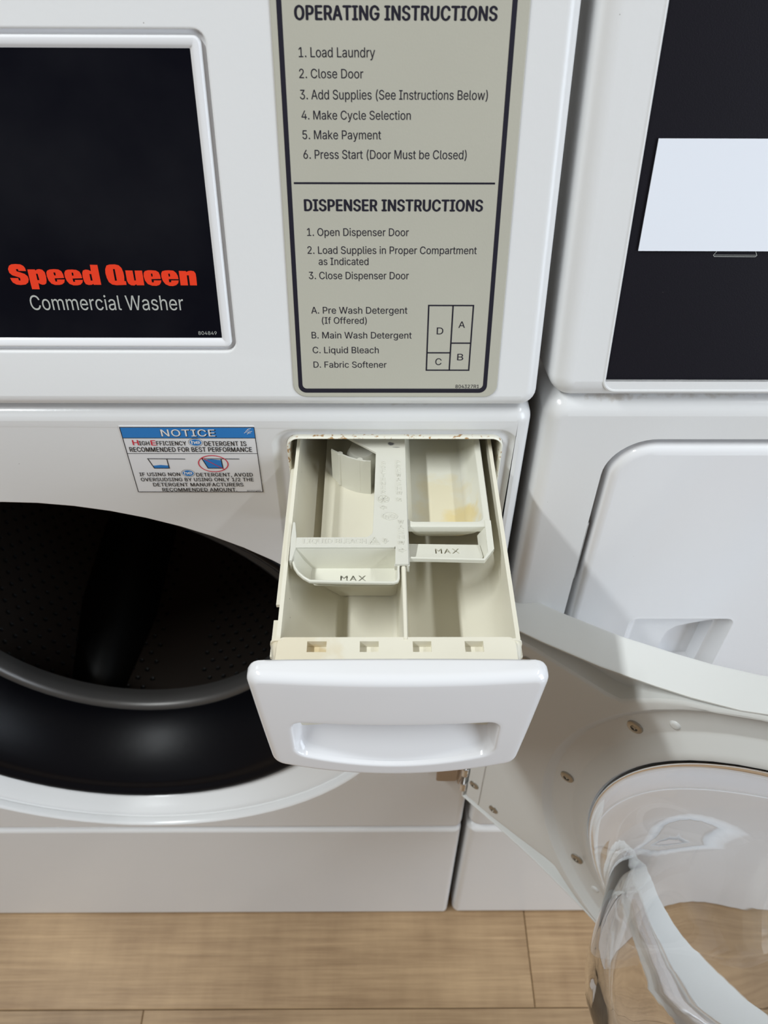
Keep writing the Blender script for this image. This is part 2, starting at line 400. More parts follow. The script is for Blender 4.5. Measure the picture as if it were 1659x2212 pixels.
# printed matter, measured in mm on the panels
LOGO=[
   [[(-189.1, 83.9), (-193.1, 84.0), (-193.2, 85.0), (-194.3, 84.9), (-194.2, 83.8), (-192.4, 83.2), (-190.2, 82.4), (-188.9, 81.1), (-188.7, 79.4), (-189.4, 77.7), (-191.0, 76.6), (-193.7, 76.3), (-196.0, 76.6), (-197.7, 77.7), (-198.3, 79.1), (-198.5, 80.2), (-194.3, 80.1), (-194.1, 78.8), (-193.2, 78.8), (-193.2, 80.2), (-194.6, 80.8), (-197.0, 81.6), (-198.3, 83.0), (-198.5, 85.0), (-197.5, 86.8), (-196.1, 87.5), (-193.9, 87.7), (-191.3, 87.5), (-189.9, 86.7), (-189.2, 85.4)]] ,
   [[(-188.2, 84.8), (-184.2, 84.8), (-184.0, 84.2), (-183.1, 84.8), (-181.8, 85.0), (-180.2, 84.6), (-179.2, 83.3), (-179.0, 81.1), (-179.2, 78.8), (-179.7, 77.3), (-180.7, 76.6), (-182.0, 76.5), (-183.3, 77.0), (-183.9, 77.6), (-184.0, 74.0), (-188.1, 74.0), (-188.2, 76.4)], [(-184.1, 82.5), (-183.2, 82.5), (-183.0, 79.0), (-184.1, 79.0)]] ,
   [[(-169.4, 80.2), (-174.6, 80.0), (-174.5, 78.3), (-173.6, 78.2), (-173.5, 79.4), (-169.3, 79.4), (-169.8, 77.8), (-171.1, 76.8), (-172.8, 76.4), (-175.1, 76.4), (-176.9, 77.1), (-178.1, 78.8), (-178.5, 81.1), (-178.4, 83.1), (-177.7, 84.2), (-176.2, 84.8), (-173.9, 85.0), (-171.6, 84.8), (-170.2, 83.9), (-169.6, 82.3)], [(-174.6, 83.2), (-173.6, 83.2), (-173.6, 81.6), (-174.5, 81.6)]] ,
   [[(-159.7, 80.1), (-165.0, 79.9), (-164.9, 78.2), (-163.9, 78.1), (-163.9, 79.2), (-159.6, 79.2), (-160.0, 77.8), (-161.3, 76.6), (-163.0, 76.2), (-165.2, 76.2), (-167.2, 77.0), (-168.3, 78.6), (-168.9, 80.8), (-168.8, 82.9), (-168.0, 84.2), (-166.7, 84.7), (-164.3, 84.8), (-162.0, 84.6), (-160.5, 83.7), (-159.9, 82.1)], [(-164.9, 83.1), (-164.0, 83.1), (-164.0, 81.5), (-164.9, 81.5)]] ,
   [[(-154.2, 87.4), (-150.2, 87.3), (-150.1, 76.5), (-154.2, 76.5), (-154.2, 77.1), (-155.2, 76.5), (-156.9, 76.4), (-158.4, 76.9), (-159.1, 78.5), (-159.3, 81.1), (-159.1, 83.1), (-158.5, 84.3), (-157.0, 84.8), (-155.6, 84.6), (-154.3, 83.9)], [(-155.4, 82.4), (-154.4, 82.4), (-154.3, 78.8), (-155.4, 78.8)]] ,
   [[(-136.4, 76.5), (-141.8, 76.3), (-144.1, 76.7), (-145.7, 78.0), (-146.4, 80.2), (-146.7, 82.8), (-146.4, 85.1), (-145.4, 87.0), (-143.8, 87.5), (-140.8, 87.6), (-138.8, 87.1), (-137.6, 85.7), (-137.0, 83.5), (-136.9, 81.2), (-137.1, 79.5), (-137.2, 78.6), (-136.4, 78.5)], [(-142.3, 85.1), (-141.3, 85.1), (-141.2, 78.8), (-142.3, 78.8)]] ,
   [[(-135.8, 84.4), (-131.9, 84.3), (-131.8, 78.9), (-130.9, 78.9), (-130.8, 84.3), (-126.8, 84.3), (-126.8, 76.3), (-130.9, 76.3), (-131.0, 76.9), (-132.2, 76.2), (-133.9, 76.3), (-135.2, 77.2), (-135.8, 78.9)]] ,
   [[(-117.4, 79.8), (-122.5, 79.7), (-122.4, 77.9), (-121.4, 77.9), (-121.3, 79.0), (-117.2, 79.0), (-117.6, 77.7), (-118.6, 76.5), (-120.3, 76.0), (-122.6, 76.1), (-124.8, 77.0), (-126.0, 78.9), (-126.4, 81.2), (-126.1, 83.0), (-125.4, 84.0), (-123.6, 84.5), (-121.7, 84.5), (-119.4, 84.3), (-118.0, 83.4), (-117.5, 81.7)], [(-122.3, 82.7), (-121.5, 82.7), (-121.5, 81.1), (-122.3, 81.1)]] ,
   [[(-107.8, 79.7), (-113.1, 79.7), (-113.1, 78.0), (-112.0, 78.0), (-111.9, 79.0), (-107.8, 79.0), (-108.2, 77.6), (-109.5, 76.4), (-111.3, 75.9), (-113.3, 76.0), (-115.2, 76.9), (-116.4, 78.7), (-116.9, 80.9), (-116.7, 82.9), (-116.0, 84.0), (-114.4, 84.4), (-112.3, 84.5), (-110.0, 84.3), (-108.7, 83.2), (-108.0, 81.6)], [(-113.0, 82.7), (-112.1, 82.7), (-112.1, 81.1), (-112.9, 81.1)]] ,
   [[(-107.1, 84.2), (-103.4, 84.1), (-103.1, 83.6), (-102.0, 84.1), (-100.6, 84.3), (-99.0, 84.0), (-98.2, 82.8), (-98.1, 80.9), (-98.2, 76.3), (-102.0, 76.3), (-102.0, 81.8), (-103.1, 81.8), (-103.1, 76.3), (-107.1, 76.3)]] ,
]
LABEL_TEXT=[
   ('OPERATING INSTRUCTIONS', -37.8, 54.6, 200.3, 5.6, 1) ,
   ('1. Load Laundry', -36.9, -1.2, 185.3, 4.1, 0) ,
   ('2. Close Door', -37.1, -6.8, 176.6, 3.9, 0) ,
   ('3. Add Supplies (See Instructions Below)', -37.2, 52.9, 167.6, 4.1, 0) ,
   ('4. Make Cycle Selection', -36.9, 16.1, 158.8, 3.9, 0) ,
   ('5. Make Payment', -36.9, 1.7, 150.0, 4.0, 0) ,
   ('6. Press Start (Door Must be Closed)', -36.9, 44.3, 141.0, 4.1, 0) ,
   ('DISPENSER INSTRUCTIONS', -37.5, 53.9, 116.0, 5.6, 1) ,
   ('1. Open Dispenser Door', -36.9, 16.3, 103.4, 3.9, 0) ,
   ('2. Load Supplies in Proper Compartment', -37.1, 52.5, 94.1, 3.9, 0) ,
   ('as Indicated', -31.4, -4.9, 88.2, 3.8, 0) ,
   ('3. Close Dispenser Door', -37.0, 16.8, 80.6, 3.9, 0) ,
   ('A. Pre Wash Detergent', -36.6, 16.4, 61.4, 3.8, 0) ,
   ('(If Offered)', -30.9, -6.1, 55.6, 3.7, 0) ,
   ('B. Main Wash Detergent', -37.0, 19.1, 47.0, 3.8, 0) ,
   ('C. Liquid Bleach', -36.8, 0.6, 38.2, 3.8, 0) ,
   ('D. Fabric Softener', -36.7, 5.1, 29.4, 3.7, 0) ,
   ('804327R1', 45.3, 59.0, 16.7, 2.1, 0) ,
   ('D', 33.1, 36.7, 49.5, 4.0, 0) ,
   ('A', 45.1, 48.7, 53.3, 3.7, 0) ,
   ('C', 33.0, 36.5, 31.1, 4.0, 0) ,
   ('B', 45.4, 48.8, 34.0, 3.9, 0) ,
]
PANEL_TEXT=[
   ('Commercial Washer', -191.0, -107.0, 62.4, 8.2, 0) ,
   ('804849', -100.8, -90.5, 48.2, 2.0, 0) ,
]
STICKER_TEXT=[
   ('NOTICE', -132.8, -100.0, 847.0, 5.4, 1) ,
   ('H', -151.8, -148.2, 839.8, 4.1, 2) ,
   ('IGH', -147.8, -141.6, 839.7, 3.3, 1) ,
   ('E', -140.5, -137.6, 839.6, 4.1, 2) ,
   ('FFICIENCY', -137.2, -118.8, 839.6, 3.4, 1) ,
   ('DETERGENT IS', -107.6, -81.6, 839.2, 3.7, 1) ,
   ('RECOMMENDED FOR BEST PERFORMANCE', -154.8, -78.7, 834.3, 3.8, 1) ,
   ('IF USING NON', -153.1, -127.1, 813.6, 3.0, 1) ,
   ('DETERGENT, AVOID', -116.7, -80.5, 813.2, 3.1, 1) ,
   ('OVERSUDSING BY USING ONLY 1/2 THE', -153.1, -80.5, 809.0, 3.0, 1) ,
   ('DETERGENT MANUFACTURERS', -146.1, -87.6, 804.4, 3.1, 1) ,
   ('RECOMMENDED AMOUNT.', -141.0, -92.3, 799.9, 3.0, 1) ,
   ('802074R3', -85.8, -77.0, 799.5, 1.5, 0) ,
]

# ------------------------------------------------------------------ floor
fl = MB(); fl.box(-1.6, 1.9, -1.9, 0.75, -0.012, -0.0032)
floor = tag(fl.build('floor', mat('floor_underlay', (0.10, 0.07, 0.05), 0.8), smooth=0), kind='structure')
proto = {}
def plank(x0, x1, y0, y1):
    key = (round(x1-x0, 3), round(y1-y0, 3))
    if key not in proto:
        mb = MB(); w, d = (x1-x0)/2-0.0004, (y1-y0)/2-0.0004; e = 0.0009
        mb.loft([[(-w, -d, -0.003), (w, -d, -0.003), (w, d, -0.003), (-w, d, -0.003)], [(-w, -d, -e), (w, -d, -e), (w, d, -e), (-w, d, -e)],
                 [(-w+e, -d+e, 0), (w-e, -d+e, 0), (w-e, d-e, 0), (-w+e, d-e, 0)]], cap0=True, cap1=True)
        proto[key] = mb.build('plank', wood, None, smooth=0); o = proto[key]
    else:
        o = proto[key].copy(); COL.objects.link(o); o.name = 'plank'
    o.location = ((x0+x1)/2, (y0+y1)/2, 0); o.parent = floor
    return o
PW, PL = 0.181, 0.915
for j, y1 in enumerate([0.068, -0.113, -0.294, -0.475, -0.656, -0.837, -1.018, -1.199, -1.38]):
    sh = [0.199, 0.62, 0.35, -0.05, 0.51, 0.16, 0.70, 0.30, 0.02][j]
    x = sh-PL*2
    while x < 1.85:
        plank(max(x, -1.58), min(x+PL, 1.88), y1-PW, y1); x += PL

# ------------------------------------------------------------------ the washer
XL, XR, ZT = -0.595, 0.0940, 0.867
washer = thing('washing_machine', (-0.2505, 0.3, 0), 'white front-loading washer with open round door and pulled-out soap drawer, left of the two machines', 'washing machine')
def ering(rx, rz, y, cx=-0.2505, cz=0.537, n=72): return [(cx+rx*math.cos(2*math.pi*i/n), y, cz+rz*math.sin(2*math.pi*i/n)) for i in range(n)]
door_rings = [ering(0.2725, 0.2530, 0), ering(0.2718, 0.2523, 0.0003), ering(0.2708, 0.2513, 0.0012), ering(0.2700, 0.2506, 0.0028), ering(0.2697, 0.2503, 0.0060), ering(0.2698, 0.2504, 0.0082),
              ering(0.2710, 0.2516, 0.0094), ering(0.2708, 0.2514, 0.0108), ering(0.2692, 0.2499, 0.0112), ering(0.2682, 0.2489, 0.0117), ering(0.2660, 0.2475, 0.0132, -0.2515, 0.5375), ering(0.2590, 0.2455, 0.0190, -0.2540, 0.5385), ering(0.2500, 0.2425, 0.0260, -0.2570, 0.5395),
              ering(0.2455, 0.2400, 0.0310, -0.2585, 0.540), ering(0.2440, 0.2390, 0.0480, -0.259, 0.54)]
DR = (-0.0665, 0.0880, 0.7400, 0.8525, 0.014)
def drr(inset, y, r=None): return rr_ring(DR[0], DR[1], DR[2], DR[3], DR[4] if r is None else r, inset, y, 8)
drawer_rings = [drr(0, 0), drr(0.0012, 0.0006), drr(0.0026, 0.0022), drr(0.0042, 0.0034), drr(0.0058, 0.0036), drr(0.0072, 0.0030), drr(0.0090, 0.0030)]
hole = [rr_ring(-0.0570, 0.0785, 0.7530, 0.8460, 0.008, 0, 0.0030, 8), rr_ring(-0.0570, 0.0785, 0.7530, 0.8460, 0.008, 0, 0.03, 8)]
mb = MB()
ls = mb.loft([rr_ring(XL, XR, 0.2735, ZT, 0.010, i, y, 6) for i, y in edge_profile(0.0085, 0.05)])
h1 = mb.loft(door_rings); h2 = mb.loft(drawer_rings)
mb.fill([ls[-1], h1[0], h2[0]])
h3 = mb.loft(hole); mb.fill([h2[-1], h3[0]])
front = mb.build('front_panel', enamel, washer)
mb = MB()
for x in (XL+0.001, XR-0.001):
    mb.box(x-0.0008, x+0.0008, 0.045, 0.70, 0.006, 0.862)
mb.box(XL, XR, 0.69, 0.70, 0.006, 0.95)
mb.build('cabinet_side', enamel, washer, smooth=0)
plate('kick_panel', enamel, washer, XL, XR, 0.002, 0.2715, 0.006, 0.0075, 0.05)
mb = MB(); mb.box(XL+0.005, XR-0.005, 0.020, 0.045, 0.855, 0.885); mb.build('seam_backing', dark, washer, smooth=0)

# drum, gasket
mb = MB()
gx, gz = -0.2590, 0.540
def cr(r, y, cx=gx, cz=gz, n=72): return [(cx+r*math.cos(2*math.pi*i/n), y, cz+r*math.sin(2*math.pi*i/n)) for i in range(n)]
prof = [(0.2425, 0.042), (0.2420, 0.031), (0.2395, 0.0268), (0.2360, 0.0256), (0.2325, 0.0270), (0.2300, 0.0300), (0.2270, 0.0318), (0.2230, 0.0322), (0.2190, 0.0345),
        (0.2120, 0.042), (0.2040, 0.053), (0.1970, 0.065), (0.1915, 0.077), (0.1870, 0.089), (0.1860, 0.096), (0.1845, 0.101), (0.1850, 0.106)]
mb.loft([cr(r, y) for r, y in prof]); mb.build('door_gasket', rubber, washer, smooth=60)
mb = MB(); mb.loft([cr(0.1845, 0.102), cr(0.1815, 0.1026), cr(0.1790, 0.1045), cr(0.1775, 0.1080), cr(0.1770, 0.114), cr(0.1775, 0.119), cr(0.180, 0.126)]); mb.build('drum_rim', mat('grey_drum_rim', (0.13, 0.125, 0.12), 0.40, metal=0.5), washer, smooth=60)
mb = MB()
mb.loft([cr(0.1780, 0.120), cr(0.182, 0.124), cr(0.215, 0.128), cr(0.252, 0.132), cr(0.258, 0.140), cr(0.258, 0.44), cr(0.250, 0.452), cr(0.10, 0.452), cr(0.09, 0.445), cr(0.001, 0.440)], cap1=True)
drum = mb.build('drum', drumm, washer, smooth=45)
mb = MB(); random.seed(4)
def dimple(p, nrm, r):
    n = Vector(nrm).normalized(); t = n.orthogonal().normalized(); b = n.cross(t); P = Vector(p)
    out = [P+n*0.0010+(t*math.cos(a)+b*math.sin(a))*r*1.25 for a in [R(60*i) for i in range(6)]]
    inn = [P+n*0.0004+(t*math.cos(a)+b*math.sin(a))*r*0.6 for a in [R(60*i) for i in range(6)]]
    A = mb.loop(out); B = mb.loop(inn); mb.skin(A, B); mb.bm.faces.new(B)
for row in range(22):
    y = 0.150+row*0.013
    for k in range(88):
        if k % 22 in (0, 1, 21): continue
        a = R((k+0.5*(row % 2))*360/88)
        dimple((gx+0.2575*math.cos(a), y, gz+0.2575*math.sin(a)), (-math.cos(a), 0, -math.sin(a)), 0.0024)
for ring in range(8):
    rr = 0.235-ring*0.014; k = int(2*math.pi*rr/0.018)
    for i in range(k):
        a = 2*math.pi*i/k; dimple((gx+rr*math.cos(a), 0.4515, gz+rr*math.sin(a)), (0, -1, 0), 0.0024)
tag(mb.build('drum_perforation', liftm, drum, smooth=0), kind='stuff')
for a0 in (250, 10, 130):
    mb = MB(); rings = []
    for t in range(9):
        q = t/8; y = 0.135+q*0.31; h = 0.062*math.sin(math.pi*min(1, 0.18+q*0.9)/1.0*0.5)
        if t == 0: h = 0.004
        pts = []
        for k in range(9):
            s = -1+2*k/8; rr = 0.2585-h*(1-abs(s)**2.2); aa = R(a0+s*11*(0.55+0.45*min(1, q*2)))
            pts.append((gx+rr*math.cos(aa), y, gz+rr*math.sin(aa)))
        rings.append(pts)
    mb.loft(rings, cap0=True, cap1=True, closed=False); mb.build('lifter', liftm, drum, smooth=50)

# drawer opening liner (stained cream plastic lip round the hole)
mb = MB()
def lr(i, y): return rr_ring(-0.0568, 0.0783, 0.7532, 0.8458, 0.0075, i, y, 8)
mb.loft([lr(0, 0.003), lr(0.0001, 0.0002), lr(0.0004, -0.0003), lr(0.0009, -0.0004), lr(0.0014, 0.0), lr(0.0017, 0.0008), lr(0.0018, 0.12), ])
mb.build('drawer_liner', liner, washer, smooth=50)

# latch side: brown hinge plate and knuckle
mb = MB(); mb.prism(rrect(0.0590, 0.0850, 0.400, 0.640, 0.003), -0.0045, 0.001, 'y'); mb.prism(rrect(0.0585, 0.0790, 0.400, 0.640, 0.003), -0.0060, -0.0045, 'y')
hb = mb.build('hinge_plate', brownm, washer, bevel=0.0008)

# ------------------------------------------------------------------ washer control panel (leans back 12 degrees)
UXL = XL
S0, S1 = 0.0035, 0.42
BZ = (-0.50, -0.0800, 0.0385, 0.1965, 0.006)
def bz(i, y): return rr_ring(BZ[0], BZ[1], BZ[2], BZ[3], BZ[4], i, y, 6)
LBR = (-0.0490, 0.0697, 0.0108, 0.40, 0.0075)
plate('control_panel', enamel_up, washer, UXL, XR, S0, S1, 0.010, 0.0075, 0.06, f=mapU,
      holes=[[bz(-0.0012, 0), bz(-0.0004, 0.0003), bz(0.0002, 0.0012), bz(0.0004, 0.0035)]])
mb = MB(mapU)
mb.loft([bz(0.0004, 0.0034), bz(0.0024, 0.0034), bz(0.0026, 0.0012), bz(0.0030, 0.0004), bz(0.0038, 0.0001), bz(0.0062, 0.0003), bz(0.0072, 0.0012), bz(0.0080, 0.0016)])
bez = mb.build('display_bezel', platem, washer, smooth=50)
mb = MB(mapU); r0 = mb.loop(bz(0.0079, 0.0014)); mb.fill([r0]); disp = mb.build('display_panel', blackp, washer, smooth=0)
for gl in LOGO: flat_shape(gl, redm, disp, mapU, 'brand_letter', y=0.0014)
for t in PANEL_TEXT: text_mesh(t[0], t[1], t[2], t[3], t[4], silver, disp, mapU, y=0.0014)

lab = plate('instruction_label', labelm, washer, *LBR, 0.0006, 0.0012, f=mapU, y0=-0.0008)
YL = -0.0008
o_ = rrect(-46.0, 63.6, 13.7, 395, 4.5, 8); i_ = rrect(-43.7, 61.3, 16.3, 392.5, 2.6, 8)
flat_shape([o_, i_], ink, lab, mapU, 'border_line', y=YL)
stroke([(-42.4, 129.5), (59.5, 129.6)], 0.9, ink, lab, mapU, 'rule_line', y=YL)
for t in LABEL_TEXT: text_mesh(t[0], t[1], t[2], t[3], t[4], ink if t[5] == 0 else ink, lab, mapU, bold=t[5], y=YL)
stroke([(28.1, 66.1), (52.7, 66.1), (52.4, 27.9), (28.0, 27.9)], 0.75, ink, lab, mapU, 'diagram_line', y=YL, closed=True)
stroke([(41.5, 66.1), (41.2, 27.9)], 0.75, ink, lab, mapU, 'diagram_line', y=YL)
stroke([(28.0, 38.5), (41.3, 38.5)], 0.75, ink, lab, mapU, 'diagram_line', y=YL)
stroke([(41.3, 44.3), (52.5, 44.3)], 0.75, ink, lab, mapU, 'diagram_line', y=YL)

# ------------------------------------------------------------------ detergent drawer
drawer = MB()
tub_pts = [(-0.0513, 0.834), (-0.0513, 0.776), (-0.046, 0.771), (0.066, 0.771), (0.0722, 0.776), (0.0722, 0.834), (0.0700, 0.834),
           (0.0695, 0.815), (0.0675, 0.802), (0.062, 0.793), (0.053, 0.787), (0.046, 0.785), (0.024, 0.785), (0.019, 0.787), (0.0165, 0.794), (0.0155, 0.8335), (0.0149, 0.8345), (0.0134, 0.8345), (0.0128, 0.8335),
           (0.0120, 0.794), (0.011, 0.787), (0.008, 0.785), (-0.0205, 0.785), (-0.0235, 0.786), (-0.034, 0.796), (-0.0425, 0.806), (-0.0470, 0.816), (-0.0488, 0.824), (-0.0492, 0.834)]
def prism_y(mb, pts, y0, y1):
    a = mb.loop([(x, y0, z) for x, z in pts]); b = mb.loop([(x, y1, z) for x, z in pts]); mb.skin(a, b); mb.fill([a]); mb.fill([b])
prism_y(drawer, tub_pts, -0.1432, 0.095)
tub = drawer.build('detergent_drawer', tubm, washer, smooth=40)
# cross wall behind the left front compartment and the back wall
mb = MB(); mb.prism([(-0.0480, 0.820), (-0.0420, 0.806), (-0.034, 0.796), (-0.0225, 0.7855), (0.011, 0.7855), (0.0125, 0.80), (0.0128, 0.832), (-0.0488, 0.832)], -0.0765, -0.0745, 'y')
mb.build('cross_wall', tubm, tub, smooth=0)
mb = MB(); mb.prism([(-0.0500, 0.834), (-0.0500, 0.78), (0.071, 0.78), (0.071, 0.834)], 0.093, 0.097, 'y'); mb.build('back_wall', tubm, tub, smooth=0)
# front shell with four notches
mb = MB()
def shell_ring(i, z, n=6): return [(a, b, z) for a, b in rrect(-0.0512+i, 0.0702-i, -0.1620+i, -0.1428+i, max(0.004-i, 0.0005), n)]
notch = [(-0.0355, -0.0257), (-0.0090, 0.0005), (0.0176, 0.0270), (0.0438, 0.0532)]
top = mb.loft([shell_ring(0, 0.752), shell_ring(0, 0.8328), shell_ring(0.0004, 0.8337), shell_ring(0.0010, 0.8340)])
nh = []
for a, b in notch:
    l = mb.loft([[(a, -0.1508, 0.8340), (b, -0.1508, 0.8340), (b, -0.1443, 0.8340), (a, -0.1443, 0.8340)], [(a, -0.1508, 0.8290), (b, -0.1508, 0.8290), (b, -0.1443, 0.8290), (a, -0.1443, 0.8290)]], cap1=True); nh.append(l[0])
mb.fill([top[-1]]+nh); mb.build('front_shell', tubm, tub, smooth=40)
for sx, xa, xb in ((-1, -0.0545, -0.046), (1, 0.0650, 0.0733)):
    mb = MB(); rc = rrect(xa, xb, 0.757, 0.8342, 0.0035); mb.prism(rc, -0.1440, -0.1428, 'y')
    # curved flank from the wing to the plate
    xo = xa if sx < 0 else xb; rings = []
    for k in range(7):
        q = k/6; rings.append([(xo+(-sx)*0.0026*q, -0.1428-0.0185*q, 0.757), (xo+(-sx)*0.0026*q, -0.1428-0.0185*q, 0.8300-0.0065*q), (xo+(-sx)*(0.0026*q+0.0018), -0.1428-0.0185*q, 0.8330-0.0045*q), (xo+(-sx)*(0.0026*q+0.0045), -0.1428-0.0185*q, 0.8338-0.002*q)])
    mb.loft(rings, closed=False); ob = mb.build('side_wing', tubm, tub, smooth=50)
    md = ob.modifiers.new('s', 'SOLIDIFY'); md.thickness = 0.0006
# rails
for sx in (-1, 1):
    for y0, y1, w in ((-0.1093, 0.09, 0.0), (-0.1432, -0.1197, 0.0003)):
        mb = MB()
        if sx < 0: mb.box(-0.0556-w, -0.0510, y0, y1, 0.8165, 0.8190); mb.box(-0.0526, -0.0510, y0, y1, 0.817, 0.8215)
        else: mb.box(0.0720, 0.0750+w, y0, y1, 0.8165, 0.8190)
        mb.build('slide_rail', tubm, tub, bevel=0.0003)

# front plate of the drawer: bulged, tapered towards the bottom, with a pocket handle
def plate_outline(inset, n=10):
    """closed outline (x,z); top edge slightly bowed, bottom edge sagging, rounded corners"""
    xl0, xr0, zt = -0.0635+inset, 0.0830-inset, 0.8425-inset
    xl1, xr1, zb = -0.0580+inset, 0.0768-inset, 0.7535+inset
    out = []
    def corner(cx, cz, r, a0, a1):
        for i in range(n+1):
            a = R(a0+(a1-a0)*i/n); out.append((cx+r*math.cos(a), cz+r*math.sin(a)))
    r = max(0.0075-inset, 0.002); rb = max(0.0085-inset, 0.002)
    corner(xr0-r, zt-r-0.0006, r, 0, 80)
    for i in range(1, 12): 
        q = i/12; out.append((xr0-r+(xl0-xr0+2*r)*q, zt+0.0006*math.sin(math.pi*q)-0.0004))
    corner(xl0+r, zt-r-0.0006, r, 100, 180)
    for i in range(1, 6):
        q = i/6; out.append((xl0+(xl1-xl0)*q-0.0008*math.sin(math.pi*q)*0, zt-r+(zb+rb-zt+r)*q))
    corner(xl1+rb, zb+rb, rb, 183, 262)
    for i in range(1, 16):
        q = i/16; out.append((xl1+rb+(xr1-xl1-2*rb)*q, zb-0.0075*math.sin(math.pi*q)**0.8+0.0))
    corner(xr1-rb, zb+rb, rb, 278, 357)
    for i in range(1, 6):
        q = i/6; out.append((xr1+(xr0-xr1)*q, zb+rb+(zt-r-zb-rb)*q))
    return out
def bulge(x, z): return -0.1700-0.0035*(1-((x-0.0095)/0.073)**2)-0.0008*(1-((z-0.80)/0.045)**2)
# handle pocket outline
def pocket(inset, n=6):
    out = []
    xl, xr, zt, zb = -0.0445+inset, 0.0625-inset, 0.8035-inset, 0.7665+inset; r = max(0.0065-inset, 0.0015)
    for cx, cz, a0 in ((xr-r, zt-r, 0), (xl+r, zt-r, 90)):
        for i in range(n+1): a = R(a0+90*i/n); out.append((cx+r*math.cos(a), cz+r*math.sin(a)))
    rb = max(0.009-inset, 0.0015)
    for i in range(n+1): a = R(180+80*i/n); out.append((xl+rb+0.0012+rb*math.cos(a)-0.0012*(1-i/n), zb+rb+rb*math.sin(a)))
    for i in range(1, 14): q = i/14; out.append((xl+rb+(xr-xl-2*rb)*q, zb-0.0068*math.sin(math.pi*q)**0.85))
    for i in range(n+1): a = R(280+80*i/n); out.append((xr-rb-0.0012+rb*math.cos(a)+0.0012*(i/n), zb+rb+rb*math.sin(a)))
    return out
PCX, PCZ, NP = 0.0090, 0.7820, 260
def radial(pts):
    """resample a closed outline at NP directions from the pocket's centre"""
    out = []; m_ = len(pts)
    for k in range(NP):
        a = 2*math.pi*k/NP; dx, dz = math.cos(a), math.sin(a); best = None
        for i in range(m_):
            (x0, z0), (x1, z1) = pts[i], pts[(i+1) % m_]; ex, ez = x1-x0, z1-z0; den = dx*ez-dz*ex
            if abs(den) < 1e-12: continue
            t = ((x0-PCX)*ez-(z0-PCZ)*ex)/den; q = ((x0-PCX)*dz-(z0-PCZ)*dx)/den
            if t > 0 and -1e-6 <= q <= 1+1e-6 and (best is None or t > best): best = t
        out.append((PCX+dx*best, PCZ+dz*best))
    return out
ro = radial(plate_outline(0.0)); rp = radial(pocket(0.0))
def toward(pts, ins):        # move every point inwards along the outline's normal
    out = []; m_ = len(pts)
    for i in range(m_):
        a, b = Vector(pts[(i-2) % m_]), Vector(pts[(i+2) % m_]); d = (b-a).normalized(); out.append((pts[i][0]-d.y*ins, pts[i][1]+d.x*ins))
    return out
mb = MB(); rings = []
rings.append([(x, -0.1600, z) for x, z in toward(ro, 0.003)])
rings.append([(x, -0.1604, z) for x, z in toward(ro, 0.0006)])
rings.append([(x, -0.1620, z) for x, z in ro])
ER = 0.0052
for k in range(8):
    a = math.pi/2*k/7; ins = ER*(1-math.cos(a)); d = ER*(1-math.sin(a))
    rings.append([(x, bulge(x, z)+d, z) for x, z in toward(ro, ins)])
inner_e = toward(ro, ER); pout = toward(rp, -0.0008)
for k in range(1, 9):
    q = k/8; rings.append([(a_[0]+(b_[0]-a_[0])*q, bulge(a_[0]+(b_[0]-a_[0])*q, a_[1]+(b_[1]-a_[1])*q), a_[1]+(b_[1]-a_[1])*q) for a_, b_ in zip(inner_e, pout)])
def depth_at(z): return 0.0006+0.0160*min(1, max(0, (z-0.7600)/0.040))**0.9
for ins, d, w in ((0.0, 0.0003, 0), (0.0006, 0.0010, 0), (0.0010, 0.0022, 0.05), (0.0014, 0.002, 0.25), (0.0022, 0.002, 0.5), (0.0034, 0.0015, 0.78), (0.0050, 0.001, 0.94), (0.0075, 0.0005, 1.0)):
    pp = toward(rp, ins) if ins < 0.003 else [(PCX+(x-PCX)*(1-ins/0.06), PCZ+(z-PCZ)*(1-ins/0.022)) for x, z in rp]
    rings.append([(x, bulge(x, z)+d+w*depth_at(z), z) for x, z in pp])
for q in (0.75, 0.5, 0.25, 0.02):
    base_ = [(PCX+(x-PCX)*(1-0.0075/0.06), PCZ+(z-PCZ)*(1-0.0075/0.022)) for x, z in rp]
    rings.append([(PCX+(x-PCX)*q, bulge(PCX+(x-PCX)*q, PCZ+(z-PCZ)*q)+0.0005+depth_at(PCZ+(z-PCZ)*q), PCZ+(z-PCZ)*q) for x, z in base_])
ls = mb.loft(rings, cap1=True); mb.fill([ls[0]])
fp = mb.build('front_plate', platem, tub, smooth=60)

# ------------------------------------------------------------------ compartment insert
ins_z0, ins_z1 = 0.8348, 0.8368
def arc(cx, cy, r, a0, a1, n=5): return [(cx+r*math.cos(R(a0+(a1-a0)*i/n)), cy+r*math.sin(R(a0+(a1-a0)*i/n))) for i in range(n+1)]
cover = [(0.0176, 0.060), (0.0168, -0.0952), (0.0095, -0.0952), (0.0098, -0.0822), (-0.0456, -0.0822), (-0.0456, -0.0757)]
cover += [(-0.0085, -0.0755)]+arc(-0.0078, -0.0705, 0.0050, -85, 0)+[(-0.0020, -0.040), (-0.0013, -0.010), (-0.0012, -0.0035), (-0.006, 0.0005), (-0.017, 0.0090), (-0.030, 0.020), (-0.030, 0.060)]
mb = MB(); mb.prism(cover, ins_z0, ins_z1); cov = mb.build('drawer_insert', insm, tub, bevel=0.0004)
# skirt of the tongue, the ramp step, side skirts
mb = MB(); mb.box(0.0160, 0.0172, -0.0952, 0.06, 0.830, 0.8352); mb.box(0.0092, 0.0122, -0.0952, -0.0935, 0.8312, 0.8352); mb.box(0.0158, 0.0172, -0.0952, -0.0935, 0.8300, 0.8352)
mb.box(-0.0456, 0.0095, -0.0830, -0.0818, 0.828, 0.8368); mb.build('skirt', insm, tub, bevel=0.0003)
